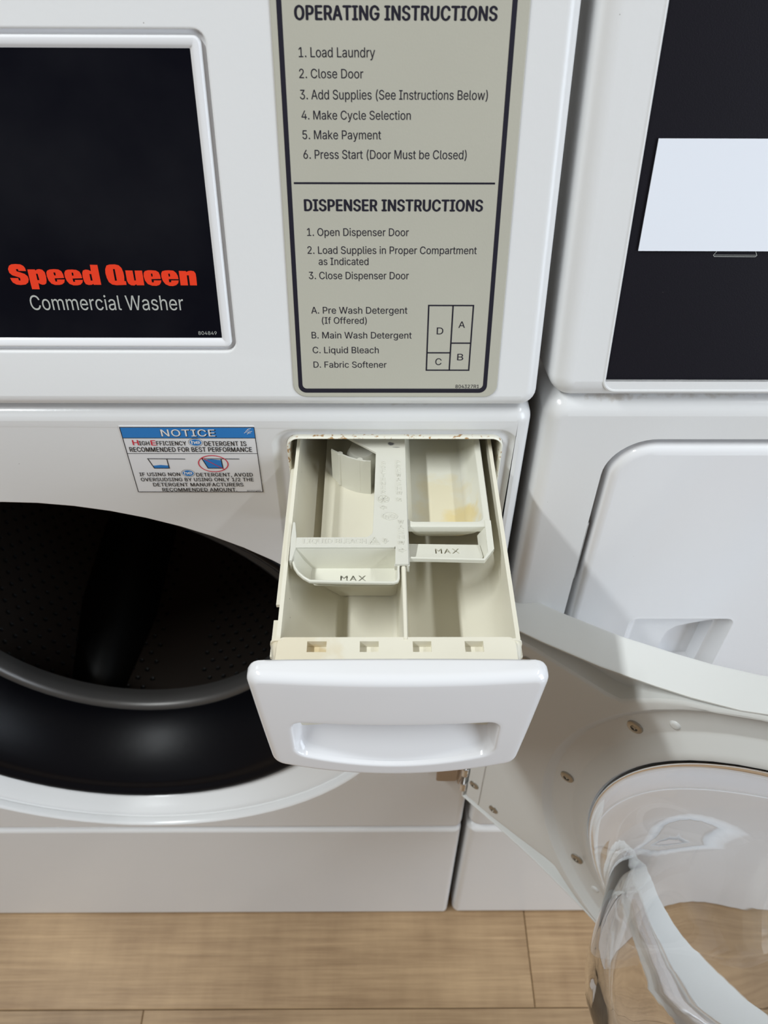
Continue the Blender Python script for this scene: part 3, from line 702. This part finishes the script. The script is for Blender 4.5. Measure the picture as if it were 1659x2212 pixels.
# softener side wall under the cover edge
mb = MB(); mb.prism([(-0.0008, 0.06), (-0.0008, -0.073), (0.0004, -0.073), (0.0004, 0.06)], 0.786, 0.8350); mb.build('softener_wall', insm, tub, smooth=0)
mb = MB(); rings = []
# curved siphon deflector
pl = [(-0.0298, 0.0075), (-0.0272, 0.0055), (-0.0235, 0.0030), (-0.0185, 0.0000), (-0.0135, -0.0022), (-0.0085, -0.0034), (-0.0045, -0.0038)]
th_ = 0.0011
A = []; 
for (x, y) in pl:
    A.append((x, y))
outl = A+[(x+0.0003, y+th_) for x, y in reversed(A)]
mb.prism(outl, 0.800, 0.8290)
for cx, cy in ((-0.0240, 0.0048), (-0.0112, -0.0010)): mb.prism([(cx+0.0018*math.cos(R(a)), cy+0.0018*math.sin(R(a))) for a in range(0, 360, 30)], 0.802, 0.8285)
mb.build('deflector', insm, tub, smooth=50)
mb = MB(); prism_y(mb, [(-0.0345, 0.792), (-0.0345, 0.8090), (-0.0250, 0.8015), (-0.0220, 0.8005), (-0.0008, 0.8005), (-0.0008, 0.792)], -0.0745, 0.090)
mb.build('softener_floor', tubm, tub, smooth=40)
mb = MB(); mb.loft([[(-0.010+rr*math.cos(R(a)), 0.012+rr*math.sin(R(a)), zz) for a in range(0, 360, 15)] for rr, zz in ((0.011, 0.786), (0.010, 0.822), (0.008, 0.826))], cap1=True)
mb.build('siphon_cap', insm, tub, smooth=50)
# left fin above the bleach cup
mb = MB(); mb.prism([(-0.0484, -0.0640), (-0.0478, -0.0632), (-0.0470, -0.0640), (-0.0455, -0.0757), (-0.0452, -0.0822), (-0.0470, -0.0925), (-0.0484, -0.0925), (-0.0487, -0.0757)], 0.829, 0.8366)
mb.build('insert_fin', insm, tub, bevel=0.0003)
# bleach cup
def cupo(i):
    return [(0.0122-i, -0.0822-i*0.6), (-0.0468+i, -0.0822-i*0.6), (-0.0474+i, -0.0870), (-0.0472+i, -0.0922), (-0.0460+i*0.95, -0.0962+i*0.2), (-0.0438+i*0.85, -0.1000+i*0.5), (-0.0405+i*0.7, -0.1035+i*0.75), (-0.0367+i*0.4, -0.1062+i), (-0.020, -0.1068+i), (0.0088-i*0.4, -0.1073+i), (0.0112-i*0.8, -0.1062+i*0.8), (0.0122-i, -0.1035+i*0.4)]
def cfl(z):     # foot of the cup: left side and front slope in
    return [(0.0098, -0.0836), (-0.0370, -0.0836), (-0.0374, -0.0850), (-0.0376, -0.0865), (-0.0376, -0.0880), (-0.0374, -0.0900), (-0.0370, -0.0920), (-0.0355, -0.0938), (-0.020, -0.0945), (0.0070, -0.0946), (0.0092, -0.0940), (0.0098, -0.0925)]
def lev(p, z): return [(x, y, z) for x, y in p]
mb = MB(); mb.loft([lev([(a*0.985, b+0.0006) for a, b in cfl(0)], 0.8168), lev(cupo(0.0010), 0.8322), lev(cupo(0.0002), 0.8332), lev(cupo(0.0003), 0.8345), lev(cupo(0.0006), 0.8350), lev(cupo(0.0013), 0.8350), lev(cupo(0.0016), 0.8345), [( (a[0]*0.55+b[0]*0.45), (a[1]*0.5+b[1]*0.5), 0.826) for a, b in zip(cupo(0.0016), cfl(0))], lev(cfl(0), 0.8192)])
cup = mb.build('bleach_cup', traym, tub, smooth=60)
fr = [(x, y) for x, y in cfl(0)]
poly_plate_with_text('MAX', fr, -0.0210, -0.0064, -0.0928, 0.0040, 0, 0.0008, traym, tub, 'max_mark', lambda x, y, d: (x, y, 0.8193+d))
mb = MB(); mb.prism(fr, 0.8165, 0.8172); mb.build('cup_floor', traym, tub, smooth=0)
# prewash tray: basin with ledge
mb = MB()
def ti(i, z, n=5): return [(a, b, z) for a, b in rrect(0.0172+i, 0.0610-i*1.0, -0.0605+i*0.8, 0.075, 0.0045, n)]
def tb(z): return [(a, b, z) for a, b in rrect(0.0205, 0.0530, -0.0525, 0.073, 0.006, 5)]
def to(i, z, n=5): return [(a, b, z) for a, b in rrect(0.0170+i, 0.0650-i, -0.0648+i, 0.077, 0.0012, n)]
mb.loft([to(0.0003, 0.8295), to(0, 0.8335), to(0.0006, 0.8340), ti(-0.0006, 0.8340), ti(0, 0.8334), [(a, b, z) for (a, b, z) in ti(0.0035, 0.8225)], tb(0.8155)], cap1=True)
tray = mb.build('prewash_tray', traym, tub, smooth=60)
mb = MB(); mb.loft([[(a, b, 0.8298) for a, b in rrect(0.0176, 0.0605, -0.0640, 0.070, 0.0040, 5)], [(a, b, 0.8265) for a, b in rrect(0.0180, 0.0600, -0.0632, 0.070, 0.0060, 5)], [(a, b, 0.8150) for a, b in rrect(0.0200, 0.0540, -0.0545, 0.070, 0.006, 5)]], cap1=True)
mb.build('tray_underside', traym, tub, smooth=60)
# right arm and liquid flap
arm = [(0.0650, 0.075), (0.0650, -0.0822), (0.0592, -0.0905), (0.0165, -0.0890), (0.0165, -0.0878), (0.0585, -0.0893), (0.0612, -0.0846), (0.0612, -0.0640)]
mb = MB(); mb.prism([(0.0652, -0.060), (0.0650, -0.0820), (0.0590, -0.0905), (0.0165, -0.0891), (0.0165, -0.0879), (0.0583, -0.0892), (0.0612, -0.0846), (0.0616, -0.060)], 0.8315, 0.8345)
mb.build('flap_frame', traym, tub, bevel=0.0003)
mb = MB(); mb.prism([(0.0612, 0.8330), (0.0622, 0.8330), (0.0588, 0.8255), (0.0578, 0.8255)], -0.0850, -0.064, 'y'); mb.build('flap_side', traym, tub, smooth=0)
poly_plate_with_text('MAX', [(0.0165, -0.0722), (0.0582, -0.0732), (0.0590, -0.0840), (0.0575, -0.0884), (0.0165, -0.0880)], 0.0325, 0.0463, -0.0813, 0.0046, 0, 0.0010, traym, tub, 'liquid_flap', lambda x, y, d: (x, y, 0.8275+(-0.0722-y)*0.22+d))

# raised lettering on the insert
def f_ins(p): return Vector((p[0], p[2], ins_z1-p[1]))
def ins_text(s, x0, x1, y0, cap, bold=1): text_mesh(s, x0*1000, x1*1000, y0*1000, cap*1000, insm, tub, f_ins, 'raised_letter', bold=0, relief=0.0004, raise_=0.00012)
ins_text('LIQUID BLEACH', -0.0413, -0.0064, -0.0804, 0.0035)
def column(s, xa, xb, y0, y1, n=None):
    n = len(s); h = (y0-y1)/n
    for i, c in enumerate(s):
        w = 0.25 if c == 'I' else 0; ins_text(c, xa, xb, y0-h*(i+1)+h*0.14, h*0.76)
column('SOFTENER', 0.0021, 0.0046, -0.0120, -0.0412)
column('PREWASH', 0.0112, 0.0140, -0.0112, -0.0382)
column('WASH', 0.0116, 0.0148, -0.0620, -0.0775)
def ins_line(pts, w=0.35, closed=False):
    o = stroke(pts, w, insm, tub, f_ins, 'raised_symbol', raise_=0.0002, closed=closed); md = o.modifiers.new('s', 'SOLIDIFY'); md.thickness = 0.0004; md.offset = 0
def tubsym(cx, cy, s=1.0, k=1):
    ins_line([(cx-1.5*s, cy+1.2*s), (cx-1.0*s, cy-1.2*s), (cx+1.0*s, cy-1.2*s), (cx+1.5*s, cy+1.2*s)])
    for q in range(k): ins_line([(cx+(q-(k-1)/2)*0.7*s, cy+1.2*s), (cx+(q-(k-1)/2)*0.7*s, cy-0.2*s)], 0.3)
def arrow(cx, cy, ang, s=1.0):
    p = [(-1.7, 0.6), (0, 0.6), (0, 1.5), (1.8, 0), (0, -1.5), (0, -0.6), (-1.7, -0.6)]; c, q = math.cos(R(ang)), math.sin(R(ang))
    ins_line([(cx+(a*c-b*q)*s, cy+(a*q+b*c)*s) for a, b in p], 0.3, True)
tubsym(12.7, -40.1, 1.0, 1); arrow(12.4, -45.8, -45, 1.0); tubsym(13.1, -79.9, 1.0, 2); arrow(13.5, -85.6, 0, 1.05)
ins_line(ell(3.3, -45.3, 3.2, 3.3, 28), 0.35, True)
for a in range(0, 180, 45): ins_line([(3.3+2.6*math.cos(R(a+20)), -45.3+2.7*math.sin(R(a+20))), (3.3-2.6*math.cos(R(a+20)), -45.3-2.7*math.sin(R(a+20)))], 0.3)
arrow(3.2, -52.2, 180, 1.0); ins_line(ell(7.0, -59.3, 4.3, 3.0, 30), 0.35, True)
ins_text('h', 0.0040, 0.0062, -0.0610, 0.0030); ins_text('e', 0.0070, 0.0098, -0.0606, 0.0040)
ins_line([(-4.7, -80.9), (1.0, -80.9), (-1.8, -75.5)], 0.35, True); ins_text('CL', -0.0034, -0.0004, -0.0800, 0.0019); arrow(4.2, -78.6, -90, 1.0)

# ------------------------------------------------------------------ washer door, swung open to the right
CU = 0.325
def half(u):
    K = [(0.0, 0.150), (0.045, 0.1585), (0.09, 0.170), (0.128, 0.184), (0.150, 0.193), (0.178, 0.2075)]
    if u <= K[-1][0]:
        for (a, b), (c, d) in zip(K, K[1:]):
            if u <= c: return b+(d-b)*(u-a)/(c-a)
    return math.sqrt(max(0.256**2-(u-CU)**2, 0))
def door_outline(ins=0.0):
    us = [0.0, 0.02, 0.045, 0.09, 0.128, 0.15, 0.178]; top = [(u, half(u)) for u in us]
    a0 = math.degrees(math.atan2(half(0.178), 0.178-CU))
    n = 44; arcp = [(CU+0.256*math.cos(R(a0-(2*a0)*i/n)), 0.256*math.sin(R(a0-(2*a0)*i/n))) for i in range(1, n)]
    pts = top+arcp+[(u, -h) for u, h in reversed(top)]
    if ins:
        out = []; m_ = len(pts)
        for i in range(m_):
            p, a, b = Vector(pts[i]), Vector(pts[i-1]), Vector(pts[(i+1) % m_])
            d1, d2 = (p-a).normalized(), (b-p).normalized(); n1, n2 = Vector((d1.y, -d1.x)), Vector((d2.y, -d2.x)); nn = (n1+n2).normalized()
            k = ins/max(0.5, nn.dot(n1)); out.append(tuple(p+nn*k))
        return out
    return pts
def dring(ins, h): return [(u, -h, z) for u, z in door_outline(ins)]
def dcirc(r, h, n=72): return [(CU+r*math.cos(2*math.pi*i/n), -h, r*math.sin(2*math.pi*i/n)) for i in range(n)]
mb = MB(mapD)
# outer skirt: back edge -> lip -> down inside the lip
ls = mb.loft([dring(0.004, -0.034), dring(0.0006, -0.0325), dring(-0.0004, -0.030), dring(0, -0.001), dring(0.0006, 0.0), dring(0.0016, 0.0), dring(0.0022, -0.001), dring(0.0026, -0.012)])
# raised inner panel outline (ridge) with the slope between it and the lip
def ridge(ins):
    P = [(0.004, 0.142), (0.040, 0.1475), (0.075, 0.148), (0.100, 0.148), (0.110, 0.150), (0.117, 0.158), (0.132, 0.174), (0.146, 0.186), (0.165, 0.1975)]
    a0 = math.degrees(math.atan2(0.1975, 0.165-CU)); r0 = math.hypot(0.1975, 0.165-CU); n = 40
    arcp = [(CU+r0*math.cos(R(a0-(2*a0)*i/n)), r0*math.sin(R(a0-(2*a0)*i/n))) for i in range(1, n)]
    pts = P+arcp+[(u, -h) for u, h in reversed(P)]
    out = []; m_ = len(pts)
    for i in range(m_):
        p, a, b = Vector(pts[i]), Vector(pts[i-1]), Vector(pts[(i+1) % m_]); d1, d2 = (p-a).normalized(), (b-p).normalized(); nn = (Vector((d1.y, -d1.x))+Vector((d2.y, -d2.x))).normalized()
        out.append(tuple(p+nn*ins))
    return out
rl = mb.loft([[(u, 0.0122, z) for u, z in ridge(0)], [(u, 0.0005, z) for u, z in ridge(0.0015)], [(u, -0.0008, z) for u, z in ridge(0.0030)], [(u, -0.0010, z) for u, z in ridge(0.0050)]])
mb.fill([ls[-1], rl[0]])
cl = mb.loft([dcirc(0.2505, 0.0010), dcirc(0.2492, 0.0006), dcirc(0.2440, -0.0050), dcirc(0.2420, -0.0062), dcirc(0.2250, -0.0066), dcirc(0.2236, -0.0063), dcirc(0.2222, -0.0056), dcirc(0.2120, -0.0004), dcirc(0.2100, 0.0006), dcirc(0.2070, 0.0012), dcirc(0.2052, 0.0008), dcirc(0.2044, -0.0005), dcirc(0.2042, -0.0036), dcirc(0.2020, -0.0042), dcirc(0.2015, -0.0060), dcirc(0.2060, -0.033)])
mb.fill([rl[-1], cl[0]])
mb.fill([ls[0], cl[-1]])
door = mb.build('washer_door', doorm, washer, smooth=38)
# hinge side groove strip
mb = MB(mapD); mb.prism([(0.0195, -0.140), (0.0215, -0.140), (0.0215, 0.135), (0.0195, 0.135)], -0.0022, 0.0, 'y'); mb.build('hinge_strip', doorm, door, bevel=0.0005)
# screws
def screw(u, z, r=0.0062, h=-0.0064):
    mb = MB(mapD)
    def c(rr, hh, n=20): return [(u+rr*math.cos(2*math.pi*i/n), -(h+hh), z+rr*math.sin(2*math.pi*i/n)) for i in range(n)]
    mb.loft([c(r, 0.0), c(r*0.95, 0.0012), c(r*0.75, 0.0018), c(r*0.45, 0.0020), c(r*0.42, 0.0006)], cap1=True)
    for a in (0, 90):
        ca, sa = math.cos(R(a+20)), math.sin(R(a+20)); q = [(-r*0.42, -r*0.1), (r*0.42, -r*0.1), (r*0.42, r*0.1), (-r*0.42, r*0.1)]
        A_ = mb.loop([(u+x*ca-y*sa, -(h+0.0012), z+x*sa+y*ca) for x, y in q]); mb.bm.faces.new(A_)
    return mb.build('screw', screwm, door, smooth=40)
for a in (149, 180, 211): screw(CU+0.2325*math.cos(R(a)), 0.2325*math.sin(R(a)))
for u, z in ((0.0150, -0.057), (0.0130, -0.108), (0.0150, 0.057), (0.0130, 0.105), (0.0380, -0.127), (0.0380, 0.127)): screw(u, z, 0.0052, 0.0008)
for a in (140, 221):
    mb = MB(mapD); u, z = CU+0.2300*math.cos(R(a)), 0.2300*math.sin(R(a))
    def c(rr, hh): return [(u+rr*math.cos(2*math.pi*i/16), 0.0066-hh, z+rr*math.sin(2*math.pi*i/16)) for i in range(16)]
    mb.loft([c(0.0042, 0), c(0.0034, 0.0012), c(0.0018, 0.0018)], cap1=True); mb.build('bump', doorm, door, smooth=60)
# hinge knuckles
mb = MB(mapD)
def hk(z0, z1, r, cu, ch):
    rr = [[(cu+q*math.cos(2*math.pi*i/18), ch+q*math.sin(2*math.pi*i/18), z) for i in range(18)] for q, z in ((r*0.8, z0), (r, z0+0.001), (r, z1-0.001), (r*0.8, z1))]
    mb.loft(rr, cap0=True, cap1=True)
hk(-0.136, 0.136, 0.0046, -0.0052, 0.0060)
hg = mb.build('hinge_knuckle', brownm, door, smooth=50)
mb = MB(mapD)
for k in range(9): hk(-0.132+k*0.030, -0.118+k*0.030, 0.0042, 0.0008, -0.0005)
mb.build('hinge_pin', chrome, door, smooth=50)
# thick glass bowl, slightly wavy
mb = MB(mapD); n = 120
def wav(a, k): return 1+k*(0.0045*math.sin(3*a+0.7)+0.0030*math.sin(7*a+2.1)+0.0016*math.sin(13*a))
outer = [(0.1985, -0.0028, 0), (0.2030, -0.0028, 0), (0.2038, -0.0010, 0), (0.2034, 0.0018, 0), (0.2018, 0.0045, 0), (0.1990, 0.0068, 0), (0.1940, 0.0098, .2), (0.1855, 0.0155, .4), (0.1760, 0.0260, .7), (0.1690, 0.0360, 1), (0.1640, 0.0500, 1), (0.1600, 0.0680, 1), (0.1560, 0.0860, 1), (0.1510, 0.1020, 1), (0.1430, 0.1150, 1), (0.1330, 0.1240, .8), (0.1180, 0.1310, .6), (0.0950, 0.1355, .4), (0.0600, 0.1370, .3), (0.0200, 0.1375, .2)]
inner = [(0.0200, 0.1300, .2), (0.0600, 0.1295, .3), (0.0950, 0.1275, .5), (0.1130, 0.1235, .8), (0.1250, 0.1170, 1.2), (0.1340, 0.1080, 1.6), (0.1410, 0.0960, 2), (0.1460, 0.0820, 2), (0.1500, 0.0660, 2), (0.1540, 0.0480, 2), (0.1580, 0.0330, 1.6), (0.1640, 0.0210, 1), (0.1730, 0.0115, .6), (0.1835, 0.0065, .3), (0.1905, 0.0030, 0), (0.1955, -0.0005, 0)]
def gring(r, h, k): return [(CU+r*wav(2*math.pi*i/n, k)*math.cos(2*math.pi*i/n), -h, r*wav(2*math.pi*i/n, k)*math.sin(2*math.pi*i/n)) for i in range(n)]
o_l = [mb.loop(gring(*p)) for p in outer]; i_l = [mb.loop(gring(*p)) for p in inner]
for a, b in zip(o_l, o_l[1:]): mb.skin(a, b)
for a, b in zip(i_l, i_l[1:]): mb.skin(a, b)
mb.bm.faces.new(o_l[-1]); mb.bm.faces.new(i_l[0]); mb.skin(i_l[-1], o_l[0])
gl = mb.build('glass_bowl', glass, door, smooth=80)
gl.modifiers.remove(gl.modifiers['wn'])

# ------------------------------------------------------------------ neighbouring machine on the right
dryer = thing('laundry_machine', (0.447, 0.3, 0), 'white machine with black control panel and closed rectangular door, right of the washer', 'dryer')
DX0, DX1 = 0.1012, 0.79
DRD = (0.1447, 0.6600, 0.300, 0.8440, 0.030)
def dd(i, y, n=12): return rr_ring(*DRD, i, y, n)
plate('front_panel', enamel, dryer, DX0, DX1, 0.2755, 0.8735, 0.014, 0.011, 0.06, n=12, holes=[[dd(-0.0004, 0), dd(0, 0.0006), dd(0.0002, 0.004), dd(0.0008, 0.0095), dd(0.0025, 0.0118), dd(0.010, 0.012)]])
plate('kick_panel', enamel, dryer, DX0-0.0006, DX1, 0.002, 0.2735, 0.008, 0.010, 0.06)
mb = MB(); mb.box(DX0+0.001, DX0+0.0025, 0.055, 0.70, 0.006, 0.87); mb.box(DX1-0.002, DX1, 0.055, 0.70, 0.006, 0.87); mb.box(DX0, DX1, 0.69, 0.70, 0.006, 0.95); mb.build('cabinet_side', enamel, dryer, smooth=0)
# its door: slab standing a little proud in the recess, with a pocket handle
mb = MB()
prof = [(0.0046, 0.0118), (0.0046, 0.0045), (0.0049, 0.0020), (0.0057, 0.0002), (0.0070, -0.0010), (0.0088, -0.0018), (0.0110, -0.0022)]
ls = mb.loft([dd(i, y) for i, y in prof])
HP = (0.1975, 0.2775, 0.5700, 0.6628, 0.006)
def hp(i, y): return rr_ring(*HP, i, y, 6)
h = mb.loft([hp(-0.004, -0.0022), hp(-0.002, -0.0026), hp(-0.0008, -0.0024), hp(0.0, -0.0015), hp(0.0015, 0.001), hp(0.006, 0.006), hp(0.009, 0.007)])
cav = [(0.2320, 0.585), (0.2330, 0.625), (0.2350, 0.636), (0.2400, 0.6415), (0.250, 0.6455), (0.262, 0.6490), (0.2670, 0.6500), (0.2680, 0.648), (0.2675, 0.585)]
c0 = mb.loop([(x, 0.007, z) for x, z in cav]); c1 = mb.loop([(x, 0.0085, z) for x, z in cav]); cx_, cz_ = 0.251, 0.617
c2 = mb.loop([(cx_+(x-cx_)*0.9, 0.020, cz_+(z-cz_)*0.93) for x, z in cav]); mb.skin(c0, c1); mb.skin(c1, c2); mb.fill([c2])
mb.fill([h[-1], c0]); mb.fill([ls[-1], h[0]])
dd_ = mb.build('dryer_door', platem, dryer, smooth=38)
# hinge blade glimpsed in the door gap
mb = MB(); mb.box(0.1448, 0.1470, 0.004, 0.0100, 0.705, 0.765); mb.build('hinge_blade', chrome, dryer, bevel=0.0006)
plate('control_panel', enamel_up, dryer, DX0, DX1, 0.0085, 0.42, 0.014, 0.012, 0.06, f=mapU, n=10,
      holes=[[rr_ring(0.1330, 0.74, 0.0158, 0.40, 0.0060, i, y, 6) for i, y in ((-0.0022, 0), (-0.0014, -0.0005), (-0.0006, -0.0004), (0, 0.0008))]])
mb = MB(mapU); r0 = mb.loop(rr_ring(0.1330, 0.74, 0.0158, 0.40, 0.0060, 0, 0.0008, 6)); mb.fill([r0]); dp = mb.build('display_panel', blackp2, dryer, smooth=0)
stroke([(181.2, 97.5), (180.6, 95.2), (179.4, 93.4), (180.0, 92.7), (202.0, 92.6), (202.7, 93.3), (201.6, 95.2), (201.2, 97.5)], 0.28, silver, dp, mapU, 'button_outline', y=0.0008)
stroke([(180.2, 93.5), (202.2, 93.4)], 0.2, silver, dp, mapU, 'button_outline', y=0.0008)

# ------------------------------------------------------------------ paper sheet and notice sticker
mb = MB(mapU); ps = [(0.1385, 0.0958), (0.2900, 0.0957), (0.2890, 0.1508), (0.1390, 0.1507)]
a = mb.loop([(x, -0.0003, z) for x, z in ps]); b = mb.loop([(x, 0.00035, z) for x, z in ps]); mb.skin(a, b); mb.fill([a]); mb.fill([b])
sheet = mb.build('paper_sheet', paper, None, smooth=0)
tag(sheet, 'blank white paper taped over the black control panel of the right-hand machine', 'paper')

sticker = thing('notice_sticker', (-0.1165, 0, 0.827), 'blue and white detergent notice sticker on the washer front above the round opening', 'sticker')
mb = MB(); mb.prism(rrect(-0.1580, -0.0752, 0.7988, 0.8550, 0.0008, 3), -0.0003, 0.0001, 'y'); sb = mb.build('backing', stickw, sticker, smooth=0)
YS = -0.0003
def st(pts, w, m, closed=False, lift=0.00012, name='printed_line'): return stroke(pts, w, m, sticker, ident, name, y=YS, raise_=lift, closed=closed)
flat_shape([[(-157.1, 845.6), (-75.6, 845.6), (-75.6, 853.9), (-157.1, 853.9)]], blue, sticker, ident, 'blue_band', y=YS)
st([(-157.2, 854.0), (-75.4, 854.0), (-75.5, 799.4), (-157.2, 799.4)], 0.45, inkb, True, 0.00016)
st([(-157.2, 845.5), (-75.5, 845.5)], 0.4, inkb, lift=0.00016); st([(-157.2, 832.8), (-75.5, 832.8)], 0.35, inkb)
for t in STICKER_TEXT:
    m_ = stickw if t[0] == 'NOTICE' else (red if t[5] == 2 else inkb)
    if t[0] == 'NOTICE': text_mesh(t[0], t[1]-0.1, t[2]+0.6, t[3]-0.3, t[4], inkb, sticker, ident, bold=1, y=YS, raise_=0.0002)
    text_mesh(t[0], t[1], t[2], t[3], t[4], m_, sticker, ident, bold={0: 0, 1: 4, 2: 3}[t[5]], y=YS, raise_=0.00026)
def he(cx, cz, s):
    st(ell(cx, cz, 4.4*s, 3.25*s), 0.18, inkb, True)
    flat_shape([ell(cx, cz, 3.6*s, 2.55*s)], blue, sticker, ident, 'logo_oval', y=YS)
    text_mesh('h', cx-2.5*s, cx-0.5*s, cz-1.1*s, 2.7*s, stickw, sticker, ident, bold=1, y=YS, raise_=0.0002)
    text_mesh('e', cx+0.0*s, cx+2.6*s, cz-1.0*s, 2.9*s, stickw, sticker, ident, bold=1, y=YS, raise_=0.0002)
he(-112.9, 841.9, 1.0); he(-121.8, 816.0, 0.97)
def cupdraw(x0, full):
    P = [(x0, 828.6), (x0+2.7, 820.4), (x0+12.2, 820.4), (x0+12.0, 828.4)]
    if full: flat_shape([[(x0+0.5, 827.6), (x0+2.9, 820.6), (x0+12.0, 820.6), (x0+11.9, 827.2), (x0+6, 828.0)]], blue, sticker, ident, 'drawn_detergent', y=YS)
    else: flat_shape([[(x0+2.0, 822.4), (x0+2.7, 820.6), (x0+12.0, 820.6), (x0+12.0, 822.6), (x0+7, 823.1)]], blue, sticker, ident, 'drawn_detergent', y=YS)
    st(P, 0.55, inkb, lift=0.0002, name='drawn_cup'); st([(x0-0.3, 828.5), (x0+23.6, 828.2)], 0.5, inkb, lift=0.0002, name='drawn_cup')
cupdraw(-145.2, False); cupdraw(-111.0, True)
st(ell(-104.4, 824.3, 9.3, 6.9), 0.6, red, True, 0.00026, 'red_ring'); st([(-110.8, 829.2), (-98.0, 819.4)], 0.45, red, lift=0.00026, name='red_ring')

for x, z in ((-78.6, 852.8), (-79.6, 851.6), (-80.6, 850.2), (-78.2, 850.6), (-79.0, 849.4)):      # scuffs on the blue band
    st([(x-1.3, z-0.6), (x-0.3, z+0.2), (x+1.3, z+0.5)], 0.35, stickw, lift=0.0003, name='scuff')
